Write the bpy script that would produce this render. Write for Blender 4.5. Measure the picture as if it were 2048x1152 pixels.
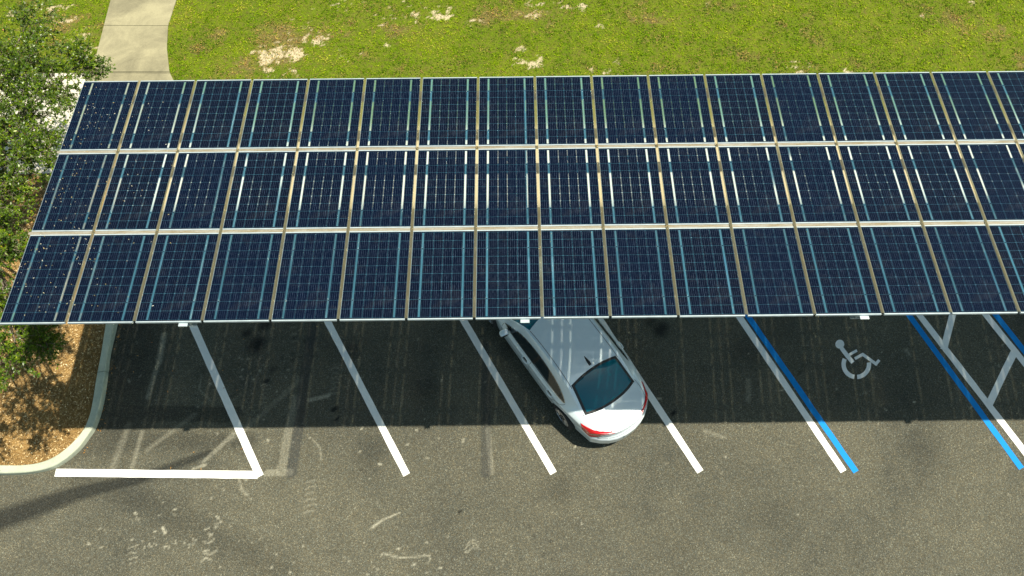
import bpy, bmesh, math, random
import numpy as np
from mathutils import Vector, Matrix, noise
from mathutils.bvhtree import BVHTree
random.seed(7); rng = np.random.default_rng(7)
PI = math.pi; rad = math.radians
for o in list(bpy.data.objects): bpy.data.objects.remove(o)
scene = bpy.context.scene; col = scene.collection

# ------------------------------------------------------------------ camera
F_PX, PITCH, ROLL, YAW, CAM_H = 1641.07, rad(66.3754), rad(-0.7661), rad(-0.1623), 17.727
FW = Vector((math.sin(YAW)*math.cos(PITCH), math.cos(YAW)*math.cos(PITCH), -math.sin(PITCH)))
RT = Vector((math.cos(YAW), -math.sin(YAW), 0)); UP = RT.cross(FW)
RT, UP = RT*math.cos(ROLL)+UP*math.sin(ROLL), -RT*math.sin(ROLL)+UP*math.cos(ROLL)
cd = bpy.data.cameras.new('camera'); cam = bpy.data.objects.new('camera', cd); col.objects.link(cam)
cd.sensor_width = 36; cd.lens = F_PX/2048*36; cd.clip_start = .1; cd.clip_end = 2000
M = Matrix((RT, UP, -FW)).transposed().to_4x4(); M.translation = Vector((0, 0, CAM_H)); cam.matrix_world = M
scene.camera = cam

# ------------------------------------------------------------------ light
SUN_FROM = Vector((.335, .028, .942)).normalized()
world = bpy.data.worlds.new('World'); scene.world = world; world.use_nodes = True
wn = world.node_tree; sky = wn.nodes.new('ShaderNodeTexSky'); sky.sky_type = 'NISHITA'; sky.sun_disc = False
sky.sun_elevation = math.asin(SUN_FROM.z); sky.sun_rotation = math.atan2(SUN_FROM.x, SUN_FROM.y)
sky.air_density = 1.2; sky.dust_density = 1.5; sky.ozone_density = 1.0
bg = wn.nodes['Background']; bg.inputs['Strength'].default_value = .074
tnt = wn.nodes.new('ShaderNodeMix'); tnt.data_type = 'RGBA'; tnt.blend_type = 'MULTIPLY'; tnt.inputs[0].default_value = 1
tnt.inputs[7].default_value = (.92, 1.04, .88, 1)
wn.links.new(sky.outputs[0], tnt.inputs[6]); wn.links.new(tnt.outputs[2], bg.inputs[0])
sl = bpy.data.lights.new('sun', 'SUN'); sl.energy = 5.0; sl.angle = rad(.53); sl.color = (1, .93, .77)
so = bpy.data.objects.new('sun', sl); col.objects.link(so)
so.rotation_euler = SUN_FROM.to_track_quat('Z', 'Y').to_euler(); so.location = SUN_FROM*60
scene.view_settings.view_transform = 'Standard'; scene.view_settings.look = 'None'
scene.view_settings.exposure = .68; scene.view_settings.gamma = 1
scene.render.engine = 'CYCLES'
scene.cycles.transparent_max_bounces = 24; scene.cycles.max_bounces = 8

def G(px, py, z=0.0):
    """photo point -> the spot it shows on the horizontal level z"""
    d = FW + RT*((px-1024)/F_PX) - UP*((py-576)/F_PX)
    t = (z-CAM_H)/d.z
    return Vector((d.x*t, d.y*t))

# ------------------------------------------------------------------ object helpers
def tag(o, label=None, cat=None, group=None, kind=None):
    if label: o['label'] = label
    if cat: o['category'] = cat
    if group: o['group'] = group
    if kind: o['kind'] = kind
    return o
def empty(name, loc=(0, 0, 0), rz=0):
    o = bpy.data.objects.new(name, None); col.objects.link(o); o.location = loc; o.rotation_euler = (0, 0, rz)
    o.empty_display_size = .3; return o
def obj(name, bm, mat, parent=None, smooth=False):
    me = bpy.data.meshes.new(name)
    bmesh.ops.recalc_face_normals(bm, faces=bm.faces)
    bm.to_mesh(me); bm.free()
    return mobj(name, me, mat, parent, smooth)
def mobj(name, me, mat, parent=None, smooth=False):
    if smooth: me.polygons.foreach_set('use_smooth', [True]*len(me.polygons))
    for m in (mat if isinstance(mat, (list, tuple)) else [mat]): me.materials.append(m)
    o = bpy.data.objects.new(name, me); col.objects.link(o)
    if parent: o.parent = parent
    return o
def arr_mesh(name, verts, faces_n, idx):
    """verts (N,3) float, faces all with faces_n corners"""
    me = bpy.data.meshes.new(name); n = len(idx)//faces_n
    me.vertices.add(len(verts)); me.vertices.foreach_set('co', np.asarray(verts, np.float32).ravel())
    me.loops.add(len(idx)); me.loops.foreach_set('vertex_index', np.asarray(idx, np.int32))
    me.polygons.add(n); me.polygons.foreach_set('loop_start', np.arange(n, dtype=np.int32)*faces_n)
    me.polygons.foreach_set('loop_total', np.full(n, faces_n, np.int32))
    me.update(calc_edges=True); me.validate(); return me
def attr(me, name, data):
    a = me.attributes.new(name, 'FLOAT', 'POINT'); a.data.foreach_set('value', np.asarray(data, np.float32))
def box(bm, c, s, rot=None, bevel=0):
    r = bmesh.ops.create_cube(bm, size=1)
    vs = r['verts']; bmesh.ops.scale(bm, vec=s, verts=vs)
    if bevel:
        es = list({e for v in vs for e in v.link_edges})
        rr = bmesh.ops.bevel(bm, geom=es, offset=bevel, segments=2, affect='EDGES', profile=.5)
        vs = list({v for f in rr['faces'] for v in f.verts} | {v for v in vs if v.is_valid})
    if rot: bmesh.ops.rotate(bm, cent=(0, 0, 0), matrix=rot, verts=vs)
    bmesh.ops.translate(bm, vec=c, verts=vs); return vs
def prism(bm, pts, z0, z1):
    b = [bm.verts.new((p[0], p[1], z0)) for p in pts]; t = [bm.verts.new((p[0], p[1], z1)) for p in pts]
    n = len(pts)
    for i in range(n): bm.faces.new((b[i], b[(i+1) % n], t[(i+1) % n], t[i]))
    bm.faces.new(t); bm.faces.new(b[::-1])
def tube(bm, pts, rs, n=6, cap=True):
    rings = []
    for i, p in enumerate(pts):
        p = Vector(p); a = Vector(pts[max(i-1, 0)]); b = Vector(pts[min(i+1, len(pts)-1)])
        q = (b-a).normalized().to_track_quat('Z', 'Y')
        r = rs[i] if isinstance(rs, (list, tuple)) else rs
        rings.append([bm.verts.new(p+q@Vector((math.cos(2*PI*k/n)*r, math.sin(2*PI*k/n)*r, 0))) for k in range(n)])
    for a, b in zip(rings, rings[1:]):
        for k in range(n): bm.faces.new((a[k], a[(k+1) % n], b[(k+1) % n], b[k]))
    if cap: bm.faces.new(rings[0][::-1]); bm.faces.new(rings[-1])
def lathe(bm, prof, n=32, axis='Y', c=(0, 0, 0)):
    """prof: list of (radius, along)"""
    rings = []
    for r, a in prof:
        ring = []
        for k in range(n):
            t = 2*PI*k/n; x, z = r*math.cos(t), r*math.sin(t)
            ring.append(bm.verts.new((c[0]+x, c[1]+a, c[2]+z) if axis == 'Y' else (c[0]+x, c[1]+z, c[2]+a)))
        rings.append(ring)
    for a, b in zip(rings, rings[1:]):
        for k in range(n): bm.faces.new((a[k], a[(k+1) % n], b[(k+1) % n], b[k]))
    bm.faces.new(rings[0]); bm.faces.new(rings[-1][::-1])

# ------------------------------------------------------------------ material helpers
class NT:
    def __init__(s, name):
        s.m = bpy.data.materials.new(name); s.m.use_nodes = True; s.t = s.m.node_tree
        s.b = s.t.nodes['Principled BSDF']; s.out = s.t.nodes['Material Output']
    def n(s, k, **kw):
        x = s.t.nodes.new(k)
        for a, v in kw.items(): setattr(x, a, v)
        return x
    def put(s, sock, v):
        if hasattr(v, 'links') or isinstance(v, bpy.types.NodeSocket): s.t.links.new(v, sock)
        else: sock.default_value = v
    def math(s, op, a, b=0.0, c=0.0, clamp=False):
        x = s.n('ShaderNodeMath', operation=op); x.use_clamp = clamp
        s.put(x.inputs[0], a); s.put(x.inputs[1], b)
        if op in ('MULTIPLY_ADD', 'SMOOTH_MIN', 'WRAP', 'COMPARE'): s.put(x.inputs[2], c)
        return x.outputs[0]
    def coord(s, kind='Object', scale=None, rot=None):
        o = s.n('ShaderNodeTexCoord').outputs[kind]
        if scale is not None or rot is not None:
            mp = s.n('ShaderNodeMapping'); s.t.links.new(o, mp.inputs[0])
            if scale is not None: mp.inputs['Scale'].default_value = scale if hasattr(scale, '__len__') else (scale,)*3
            if rot is not None: mp.inputs['Rotation'].default_value = rot
            o = mp.outputs[0]
        return o
    def noise(s, vec, scale, detail=4, rough=.55, dist=0, out='Fac'):
        x = s.n('ShaderNodeTexNoise'); s.t.links.new(vec, x.inputs['Vector'])
        x.inputs['Scale'].default_value = scale; x.inputs['Detail'].default_value = detail
        x.inputs['Roughness'].default_value = rough; x.inputs['Distortion'].default_value = dist
        return x.outputs[out]
    def voro(s, vec, scale, out='Distance', feature='F1'):
        x = s.n('ShaderNodeTexVoronoi', feature=feature); s.t.links.new(vec, x.inputs['Vector']); x.inputs['Scale'].default_value = scale
        return x.outputs[out]
    def ramp(s, fac, stops, interp='LINEAR'):
        x = s.n('ShaderNodeValToRGB'); s.put(x.inputs[0], fac); r = x.color_ramp; r.interpolation = interp
        while len(r.elements) > 1: r.elements.remove(r.elements[0])
        for i, (p, c) in enumerate(stops):
            e = r.elements[0] if i == 0 else r.elements.new(p)
            e.position = p; e.color = (c, c, c, 1) if not hasattr(c, '__len__') else (*c, 1)
        return x.outputs[0]
    def mix(s, fac, a, b, mode='MIX'):
        x = s.n('ShaderNodeMix', data_type='RGBA', blend_type=mode)
        s.put(x.inputs[0], fac)
        s.put(x.inputs[6], a if isinstance(a, bpy.types.NodeSocket) else (*a, 1)); s.put(x.inputs[7], b if isinstance(b, bpy.types.NodeSocket) else (*b, 1))
        return x.outputs[2]
    def attr(s, name): return s.n('ShaderNodeAttribute', attribute_name=name).outputs['Fac']
    def bump(s, h, strength=.5, dist=.01):
        x = s.n('ShaderNodeBump'); s.put(x.inputs['Height'], h); x.inputs['Strength'].default_value = strength
        x.inputs['Distance'].default_value = dist; s.t.links.new(x.outputs[0], s.b.inputs['Normal'])
    def set(s, **kw):
        for k, v in kw.items():
            k = {'color': 'Base Color', 'rough': 'Roughness', 'metal': 'Metallic', 'coat': 'Coat Weight', 'spec': 'Specular IOR Level',
                 'coatr': 'Coat Roughness', 'trans': 'Transmission Weight', 'ior': 'IOR'}[k]
            if isinstance(v, tuple): v = (*v, 1)
            s.put(s.b.inputs[k], v)
        return s

def m_plain(name, c, rough=.5, metal=0, coat=0, var=.12, scale=6):
    t = NT(name); v = t.coord(); f = t.noise(v, scale, 6, .65)
    c2 = tuple(x*(1-var) for x in c); c1 = tuple(min(1, x*(1+var)) for x in c)
    t.set(color=t.mix(t.ramp(f, [(.3, 0), (.7, 1)]), c2, c1), rough=rough, metal=metal, coat=coat); return t.m

def m_asphalt():
    t = NT('asphalt'); v = t.coord()
    big = t.noise(v, .35, 4, .6, .6); mid = t.noise(v, 2.3, 5, .65, .4); fine = t.noise(v, 30, 4, .8)
    agg = t.voro(v, 75, 'Color'); sep = t.n('ShaderNodeSeparateColor'); t.t.links.new(agg, sep.inputs[0])
    base = t.mix(t.ramp(big, [(.35, 0), (.65, 1)]), (.058, .060, .051), (.116, .113, .086))
    base = t.mix(t.ramp(mid, [(.3, 0), (.75, 1)]), base, (.084, .084, .066))
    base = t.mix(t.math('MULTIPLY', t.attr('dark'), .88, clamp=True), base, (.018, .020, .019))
    # aggregate: each stone its own grey
    st = t.ramp(sep.outputs[0], [(0, .55), (.45, .85), (.8, 1.15), (.93, 1.45), (1, 2.3)])
    base = t.mix(1.0, base, st, 'MULTIPLY')
    fn = t.ramp(fine, [(.25, .70), (.75, 1.35)])
    base = t.mix(1.0, base, fn, 'MULTIPLY')
    tint = t.mix(sep.outputs[1], (1.12, .98, .80), (.92, 1.0, 1.08)); base = t.mix(1.0, base, tint, 'MULTIPLY')
    brk = t.ramp(t.noise(v, 22, 6, .85), [(.40, 0), (.60, 1)])
    pale = t.math('MULTIPLY', t.attr('pale'), t.math('MULTIPLY_ADD', brk, .88, .12), clamp=True)
    base = t.mix(pale, base, (.42, .40, .31))
    base = t.mix(t.math('MULTIPLY', t.attr('black'), .9, clamp=True), base, (.020, .025, .032))
    sp = t.ramp(t.voro(v, 7.0), [(0, 1), (.018, 0)]); base = t.mix(t.math('MULTIPLY', sp, .5), base, (.5, .47, .36))
    t.set(color=base, rough=.9, spec=.15)
    t.bump(t.math('ADD', t.math('MULTIPLY', sep.outputs[0], .6), fine), .55, .012); return t.m
def m_paint(name, c, wear=.25):
    t = NT(name); v = t.coord(); n1 = t.noise(v, 26, 6, .8); n2 = t.noise(v, 1.6, 4, .6)
    w = t.math('MULTIPLY', t.ramp(n1, [(.60, 0), (.72, 1)]), t.ramp(n2, [(.35, 0), (.75, wear*3)]), clamp=True)
    c2 = t.mix(t.noise(v, 5, 5, .7), tuple(x*.86 for x in c), c)
    t.set(color=t.mix(w, c2, (.10, .10, .09)), rough=.7, spec=.2); t.bump(t.noise(v, 70, 3, .8), .35, .006); return t.m
def m_concrete(name, a, b, scale=1):
    t = NT(name); v = t.coord(); n1 = t.noise(v, .9*scale, 6, .7, .5); n2 = t.noise(v, 45, 5, .8); n3 = t.noise(v, 6, 5, .7)
    c = t.mix(t.ramp(n1, [(.32, 0), (.62, 1)]), a, b)
    c = t.mix(t.ramp(n3, [(.6, 0), (.85, .5)]), c, tuple(x*.5 for x in a))
    c = t.mix(1.0, c, t.ramp(n2, [(.25, .78), (.75, 1.15)]), 'MULTIPLY')
    t.set(color=c, rough=.85, spec=.3); t.bump(n2, .35, .006); return t.m
def m_lawn():
    t = NT('lawn_soil'); v = t.coord(); n = t.noise(v, 1.1, 6, .7, .5); n2 = t.noise(v, 28, 5, .8)
    c = t.mix(t.ramp(n, [(.35, 0), (.65, 1)]), (.095, .150, .003), (.14, .18, .008))
    c = t.mix(t.ramp(t.noise(v, 9, 5, .7), [(.45, 0), (.7, .8)]), c, (.12, .085, .03))
    c = t.mix(t.math('MULTIPLY', t.attr('dry'), .8), c, (.17, .125, .05))
    s = t.math('ADD', t.attr('sand'), t.math('MULTIPLY_ADD', t.noise(v, 14, 8, .9), 2.2, -1.25), clamp=True); s = t.math('MULTIPLY', s, t.ramp(t.attr('sand'), [(.02, 0), (.2, 1)]))
    c = t.mix(t.ramp(s, [(.2, 0), (.75, 1)]), c, (.50, .42, .27))
    c = t.mix(1.0, c, t.ramp(n2, [(.3, .38), (.7, 1.35)]), 'MULTIPLY')
    t.set(color=c, rough=.95, spec=.2); t.bump(n2, .9, .03); return t.m
def m_grass():
    t = NT('grass'); a = t.attr('tint')
    c = t.ramp(a, [(0, (.025, .080, .001)), (.3, (.13, .25, .002)), (.6, (.26, .39, .003)), (.8, (.40, .49, .010)), (.9, (.52, .38, .11)), (1, (.38, .22, .08))])
    t.set(color=c, rough=.6, spec=.12)
    tl = t.n('ShaderNodeBsdfTranslucent'); t.t.links.new(c, tl.inputs[0])
    mx = t.n('ShaderNodeMixShader'); mx.inputs[0].default_value = .35
    t.t.links.new(t.b.outputs[0], mx.inputs[1]); t.t.links.new(tl.outputs[0], mx.inputs[2]); t.t.links.new(mx.outputs[0], t.out.inputs[0]); return t.m
def m_leaf(name, stops):
    t = NT(name); a = t.attr('tint'); c = t.ramp(a, stops); t.set(color=c, rough=.38, spec=.5)
    tl = t.n('ShaderNodeBsdfTranslucent'); t.t.links.new(c, tl.inputs[0])
    mx = t.n('ShaderNodeMixShader'); mx.inputs[0].default_value = .3
    t.t.links.new(t.b.outputs[0], mx.inputs[1]); t.t.links.new(tl.outputs[0], mx.inputs[2]); t.t.links.new(mx.outputs[0], t.out.inputs[0]); return t.m
def m_mulch():
    t = NT('mulch'); v = t.coord(scale=(1, 1, 1), rot=(0, 0, .5)); n1 = t.noise(v, 24, 6, .8, 1.2); n2 = t.noise(v, 1.2, 5, .7)
    c = t.ramp(n1, [(.25, (.06, .03, .012)), (.45, (.26, .15, .05)), (.6, (.45, .29, .11)), (.78, (.66, .50, .24))])
    c = t.mix(1.0, c, t.ramp(n2, [(.3, .65), (.7, 1.15)]), 'MULTIPLY')
    t.set(color=c, rough=.95, spec=.2); t.bump(n1, 1.0, .05); return t.m
def m_chip():
    t = NT('mulch_chip'); a = t.attr('tint')
    c = t.ramp(a, [(0, (.09, .055, .02)), (.3, (.36, .235, .095)), (.65, (.64, .45, .20)), (1, (.88, .74, .46))])
    t.set(color=c, rough=.8); return t.m
def m_cells():
    """glass laminate: opaque silicon cells, clear glass between them"""
    t = NT('solar_cells'); v = t.coord(); sx = t.n('ShaderNodeSeparateXYZ'); t.t.links.new(v, sx.inputs[0])
    X, Y = sx.outputs[0], sx.outputs[1]
    ax = t.math('ABSOLUTE', X); ay = t.math('ABSOLUTE', Y)
    def near(a, c, w): return t.math('LESS_THAN', t.math('ABSOLUTE', t.math('SUBTRACT', a, c)), w)
    dn = t.math('MINIMUM', ax, t.math('ABSOLUTE', t.math('SUBTRACT', ax, .1580)))     # distance to the narrow gaps
    wide = near(ax, .3335, .0165); marg = t.math('GREATER_THAN', ax, .497)
    yy = t.math('PINGPONG', t.math('ADD', Y, .1576*10), .0788)                          # distance to cell rows
    dy = t.math('SUBTRACT', .0788, t.math('PINGPONG', t.math('ADD', Y, .1576*10+.0788), .0788))
    g1 = t.math('LESS_THAN', dn, .0017); g2 = t.math('LESS_THAN', dy, .0016)
    dia = t.math('LESS_THAN', t.math('ADD', dn, dy), .0105)
    clear = g1
    for k in (g2, dia, wide, marg): clear = t.math('MAXIMUM', clear, k)
    clear = t.math('MULTIPLY', clear, t.math('LESS_THAN', ay, .7885))
    bb = t.math('LESS_THAN', t.math('PINGPONG', t.math('ADD', X, .0316*150+.0158), .0158), .0012)
    noi = t.noise(v, 3, 3, .6)
    info = t.n('ShaderNodeObjectInfo').outputs['Random']
    cell = t.mix(t.math('MULTIPLY', t.math('ADD', noi, info), .5), (.0004, .0034, .0145), (.0014, .0024, .0070))
    st = t.noise(t.coord(scale=(34, 7, 1)), 1.0, 3, .8); bb = t.math('MULTIPLY', bb, t.ramp(st, [(.40, .15), (.56, .55), (.68, 1)]))
    rear = t.math('LESS_THAN', sx.outputs[2], -.0015)
    cell = t.mix(rear, cell, (.10, .14, .17))      # bifacial cells have a paler grey rear
    cell = t.mix(t.math('MULTIPLY', bb, .8), cell, (.14, .20, .32))
    dirt = t.ramp(t.noise(v, 1.7, 6, .75, 1.), [(.52, 0), (.8, .05)]); cell = t.mix(dirt, cell, (.22, .19, .12))
    t.set(color=cell, rough=.10, spec=.16, coat=0.0)
    # clear part
    df = t.n('ShaderNodeBsdfDiffuse'); df.inputs[0].default_value = (.13, .44, .64, 1)
    tr = t.n('ShaderNodeBsdfRefraction'); tr.inputs[0].default_value = (.97, 1, .98, 1); tr.inputs['Roughness'].default_value = .5; tr.inputs['IOR'].default_value = 1.08
    tb = t.n('ShaderNodeBsdfTransparent'); tb.inputs[0].default_value = (.97, 1, .98, 1)
    face = t.math('GREATER_THAN', sx.outputs[2], 0.0)   # only the upper glass is dirty
    mx = t.n('ShaderNodeMixShader'); t.put(mx.inputs[0], t.math('MULTIPLY', face, t.math('MULTIPLY_ADD', info, .14, .15))); t.t.links.new(tr.outputs[0], mx.inputs[1]); t.t.links.new(df.outputs[0], mx.inputs[2])
    gl = t.n('ShaderNodeBsdfGlossy'); gl.inputs[0].default_value = (1, 1, 1, 1); gl.inputs['Roughness'].default_value = .08
    mg = t.n('ShaderNodeMixShader'); mg.inputs[0].default_value = .04; t.t.links.new(mx.outputs[0], mg.inputs[1]); t.t.links.new(gl.outputs[0], mg.inputs[2])
    mf = t.n('ShaderNodeMixShader'); t.put(mf.inputs[0], t.math('MULTIPLY', face, .86)); t.t.links.new(tb.outputs[0], mf.inputs[1]); t.t.links.new(mg.outputs[0], mf.inputs[2]); mg = mf   # the lower face is smooth
    bolt = t.math('MULTIPLY', near(ax, .3335, .010), near(ay, .4728, .009))
    cl = t.math('MULTIPLY', clear, t.math('SUBTRACT', 1.0, bolt))
    mm = t.n('ShaderNodeMixShader'); t.t.links.new(cl, mm.inputs[0]); t.t.links.new(t.b.outputs[0], mm.inputs[1]); t.t.links.new(mg.outputs[0], mm.inputs[2])
    t.t.links.new(mm.outputs[0], t.out.inputs[0]); return t.m
def m_seal():
    t = NT('dirty_gasket'); v = t.coord(); n = t.noise(v, 30, 5, .8)
    c = t.mix(t.ramp(n, [(.3, 0), (.7, 1)]), (.11, .105, .075), (.24, .225, .16)); c = t.mix(t.ramp(t.noise(v, 1.1, 4, .6), [(.42, 0), (.66, .6)]), c, (.30, .25, .10))
    df = t.n('ShaderNodeBsdfDiffuse'); t.t.links.new(c, df.inputs[0])
    tr = t.n('ShaderNodeBsdfRefraction'); tr.inputs[0].default_value = (1, .88, .6, 1); tr.inputs['Roughness'].default_value = .5; tr.inputs['IOR'].default_value = 1.08; tb = t.n('ShaderNodeBsdfTransparent'); nx_ = t.n('ShaderNodeSeparateXYZ'); t.t.links.new(v, nx_.inputs[0]); face = t.math('GREATER_THAN', nx_.outputs[2], 0.0)
    mx = t.n('ShaderNodeMixShader'); mx.inputs[0].default_value = .42
    t.t.links.new(tr.outputs[0], mx.inputs[1]); t.t.links.new(df.outputs[0], mx.inputs[2]); mf = t.n('ShaderNodeMixShader'); t.put(mf.inputs[0], t.math('MULTIPLY', face, .92)); t.t.links.new(tb.outputs[0], mf.inputs[1]); t.t.links.new(mx.outputs[0], mf.inputs[2]); t.t.links.new(mf.outputs[0], t.out.inputs[0]); return t.m
def m_gutter():
    t = NT('dirty_aluminium'); v = t.coord(scale=(1, 6, 1)); n = t.noise(v, 2.2, 6, .75, .6); n2 = t.noise(t.coord(), 40, 4, .7)
    c = t.mix(t.ramp(n, [(.35, 0), (.62, 1)]), (.30, .29, .25), (.20, .16, .09)); c = t.mix(1., c, t.ramp(n2, [(.3, .8), (.7, 1.15)]), 'MULTIPLY')
    t.set(color=c, rough=.6, metal=.1); return t.m
def m_carpaint():
    t = NT('car_paint'); n = t.noise(t.coord(), 900, 2, .5)
    t.set(color=t.mix(n, (.74, .84, .90), (.80, .88, .93)), rough=.34, metal=.12, coat=1.0, coatr=.05); return t.m

MAT = dict(
    asphalt=m_asphalt(), white=m_paint('white_line_paint', (.82, .82, .79), .5), blue=m_paint('blue_line_paint', (.0, .22, .62), .25),
    walk=m_concrete('path_concrete', (.165, .15, .095), (.32, .29, .18)), kerb=m_concrete('kerb_concrete', (.32, .35, .28), (.48, .51, .40)),
    pale=m_concrete('pale_concrete', (.46, .43, .36), (.60, .56, .47)),
    soil=m_plain('soil', (.10, .07, .04), .95, var=.3), lawn=m_lawn(), grass=m_grass(), mulch=m_mulch(), chip=m_chip(),
    cells=m_cells(), frame=m_plain('aluminium_frame', (.40, .47, .50), .4, .2, var=.15), seal=m_seal(), gutter=m_gutter(),
    steel=m_plain('galvanised_steel', (.34, .37, .38), .5, .4, var=.12, scale=9), beam=m_plain('white_steel', (.44, .48, .48), .45, 0, var=.06),
    paint=m_carpaint(), glass=None, black=m_plain('black_trim', (.012, .012, .013), .45), rubber=m_plain('tyre_rubber', (.022, .022, .023), .85),
    chrome=m_plain('chrome', (.72, .73, .74), .12, 1.0, var=.03), alloy=m_plain('alloy_rim', (.45, .46, .48), .28, .9, var=.05),
    seam=m_plain('panel_gap', (.035, .04, .045), .8), under=m_plain('underbody', (.02, .02, .02), .9),
    bark=m_plain('bark', (.16, .13, .10), .9, var=.35, scale=14), twig=m_plain('twig_bark', (.16, .13, .09), .85, var=.2),
    leaf=m_leaf('leaf', [(0, (.035, .080, .004)), (.4, (.075, .145, .004)), (.75, (.19, .28, .006)), (.94, (.34, .40, .02)), (1, (.5, .20, .03))]),
    litter=m_leaf('dry_leaf', [(0, (.28, .10, .02)), (.5, (.50, .27, .07)), (.8, (.55, .45, .22)), (1, (.75, .72, .62))]),
)
t = NT('car_glass'); t.set(color=(.012, .022, .028), rough=.04, spec=.9, coat=.6, coatr=.02); MAT['glass'] = t.m
t = NT('rear_glass'); t.set(color=(.0, .105, .15), rough=.10, spec=.3, coat=.5, coatr=.02); MAT['rglass'] = t.m  # teal sky reflection is painted into the glass base colour
t = NT('red_lens'); t.set(color=(.62, .006, .010), rough=.12, coat=1., coatr=.03); MAT['red'] = t.m
t = NT('clear_lens'); t.set(color=(.62, .60, .60), rough=.1, metal=.6, coat=1., coatr=.03); MAT['clear'] = t.m

# ------------------------------------------------------------------ ground sheets
def grid_mesh(name, x0, x1, y0, y1, d, z=0, skirt=None):
    nx = int(round((x1-x0)/d))+1; ny = int(round((y1-y0)/d))+1
    xs = np.linspace(x0, x1, nx); ys = np.linspace(y0, y1, ny)
    XX, YY = np.meshgrid(xs, ys); V = np.stack([XX.ravel(), YY.ravel(), np.full(XX.size, z)], 1)
    a = (np.arange(ny-1)[:, None]*nx+np.arange(nx-1)[None]).ravel()
    idx = np.stack([a, a+1, a+1+nx, a+nx], 1)
    if skirt:
        X0, X1, Y0, Y1 = skirt; n = len(V)
        V = np.concatenate([V, np.array([[X0, Y0, z], [x0, Y0, z], [x1, Y0, z], [X1, Y0, z], [X0, y0, z], [X1, y0, z], [X0, y1, z], [X1, y1, z], [X0, Y1, z], [x0, Y1, z], [x1, Y1, z], [X1, Y1, z]])])
        c00, c10, c01, c11 = 0, nx-1, (ny-1)*nx, ny*nx-1
        q = [[n, n+1, c00, n+4], [n+1, n+2, c10, c00], [n+2, n+3, n+5, c10], [n+4, c00, c01, n+6], [c10, n+5, n+7, c11]]
        if Y1 > y1: q += [[n+6, c01, n+9, n+8], [c01, c11, n+10, n+9], [c11, n+7, n+11, n+10]]
        idx = np.concatenate([idx, np.array(q)])
    return arr_mesh(name, V, 4, idx.ravel()), V

# the base sheet that reaches the horizon
bm = bmesh.new(); prism(bm, [(-900, -900), (900, -900), (900, 900), (-900, 900)], -.6, -.05)
tag(obj('ground', bm, MAT['soil']), kind='structure')

me, V = grid_mesh('asphalt_lot', -12.6, 13.2, .3, 8.7, .03, 0, (-70, 90, -70, 8.7))
def seg_field(V, pts, r0, r1=None, soft=.5):
    """0..1 field of a stroke through pts, radius r0..r1 (m)"""
    r1 = r1 or r0; out = np.zeros(len(V)); P = V[:, :2]; m = len(pts)-1
    for i in range(m):
        a = np.array(pts[i][:2]); b = np.array(pts[i+1][:2]); d = b-a; L2 = max(d@d, 1e-9)
        lo = np.minimum(a, b)-max(r0, r1)*1.5; hi = np.maximum(a, b)+max(r0, r1)*1.5
        k = np.where((P[:, 0] > lo[0]) & (P[:, 0] < hi[0]) & (P[:, 1] > lo[1]) & (P[:, 1] < hi[1]))[0]
        t_ = np.clip(((P[k]-a)@d)/L2, 0, 1); D = np.linalg.norm(P[k]-(a+t_[:, None]*d), axis=1)
        r = r0+(r1-r0)*((i+t_)/max(m, 1)); f = np.clip((r-D)/(r*soft), 0, 1); out[k] = np.maximum(out[k], f)
    return out
def pxs(*p): return [G(x, y) for x, y in p]
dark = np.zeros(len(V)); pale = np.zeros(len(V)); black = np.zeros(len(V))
def add(a, pts, w, r0, r1=None, soft=.6): np.maximum(a, w*seg_field(V, pts, r0, r1, soft), out=a)
# painted-over old lines
add(black, pxs((628, 645), (606, 770), (598, 850), (583, 946)), .5, .13, .13, .25)
add(black, pxs((968, 690), (972, 800), (972, 946)), .45, .12, .12, .25)
add(pale, pxs((592, 800), (575, 870), (563, 944)), .2, .11, .11, .3)
add(pale, pxs((535, 946), (580, 944)), .30, .09, .09, .3)
add(pale, pxs((976, 860), (983, 945)), .22, .07, .07, .3)
add(pale, pxs((328, 670), (318, 725)), .42, .09, .09, .6); add(pale, pxs((318, 720), (296, 795)), .34, .07, .08, .7)
add(pale, pxs((284, 865), (264, 935)), .25, .07, .07, .7); add(pale, pxs((258, 850), (225, 935)), .18, .10, .12, .8)
add(pale, pxs((468, 868), (405, 925)), .30, .08, .05, .6); add(pale, pxs((390, 828), (295, 900)), .16, .07, .07, .6)
add(pale, pxs((410, 930), (385, 938)), .5, .05, .03); add(pale, pxs((600, 760), (500, 850), (460, 880)), .14, .08, .08, .6)
# broad darker swathes in the asphalt at the left
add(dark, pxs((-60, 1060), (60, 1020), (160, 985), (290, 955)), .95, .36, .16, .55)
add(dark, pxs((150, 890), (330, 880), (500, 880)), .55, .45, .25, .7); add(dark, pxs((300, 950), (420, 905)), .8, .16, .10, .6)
add(dark, pxs((560, 1140), (300, 1010), (150, 960)), .35, .5, .3, .8)
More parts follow.
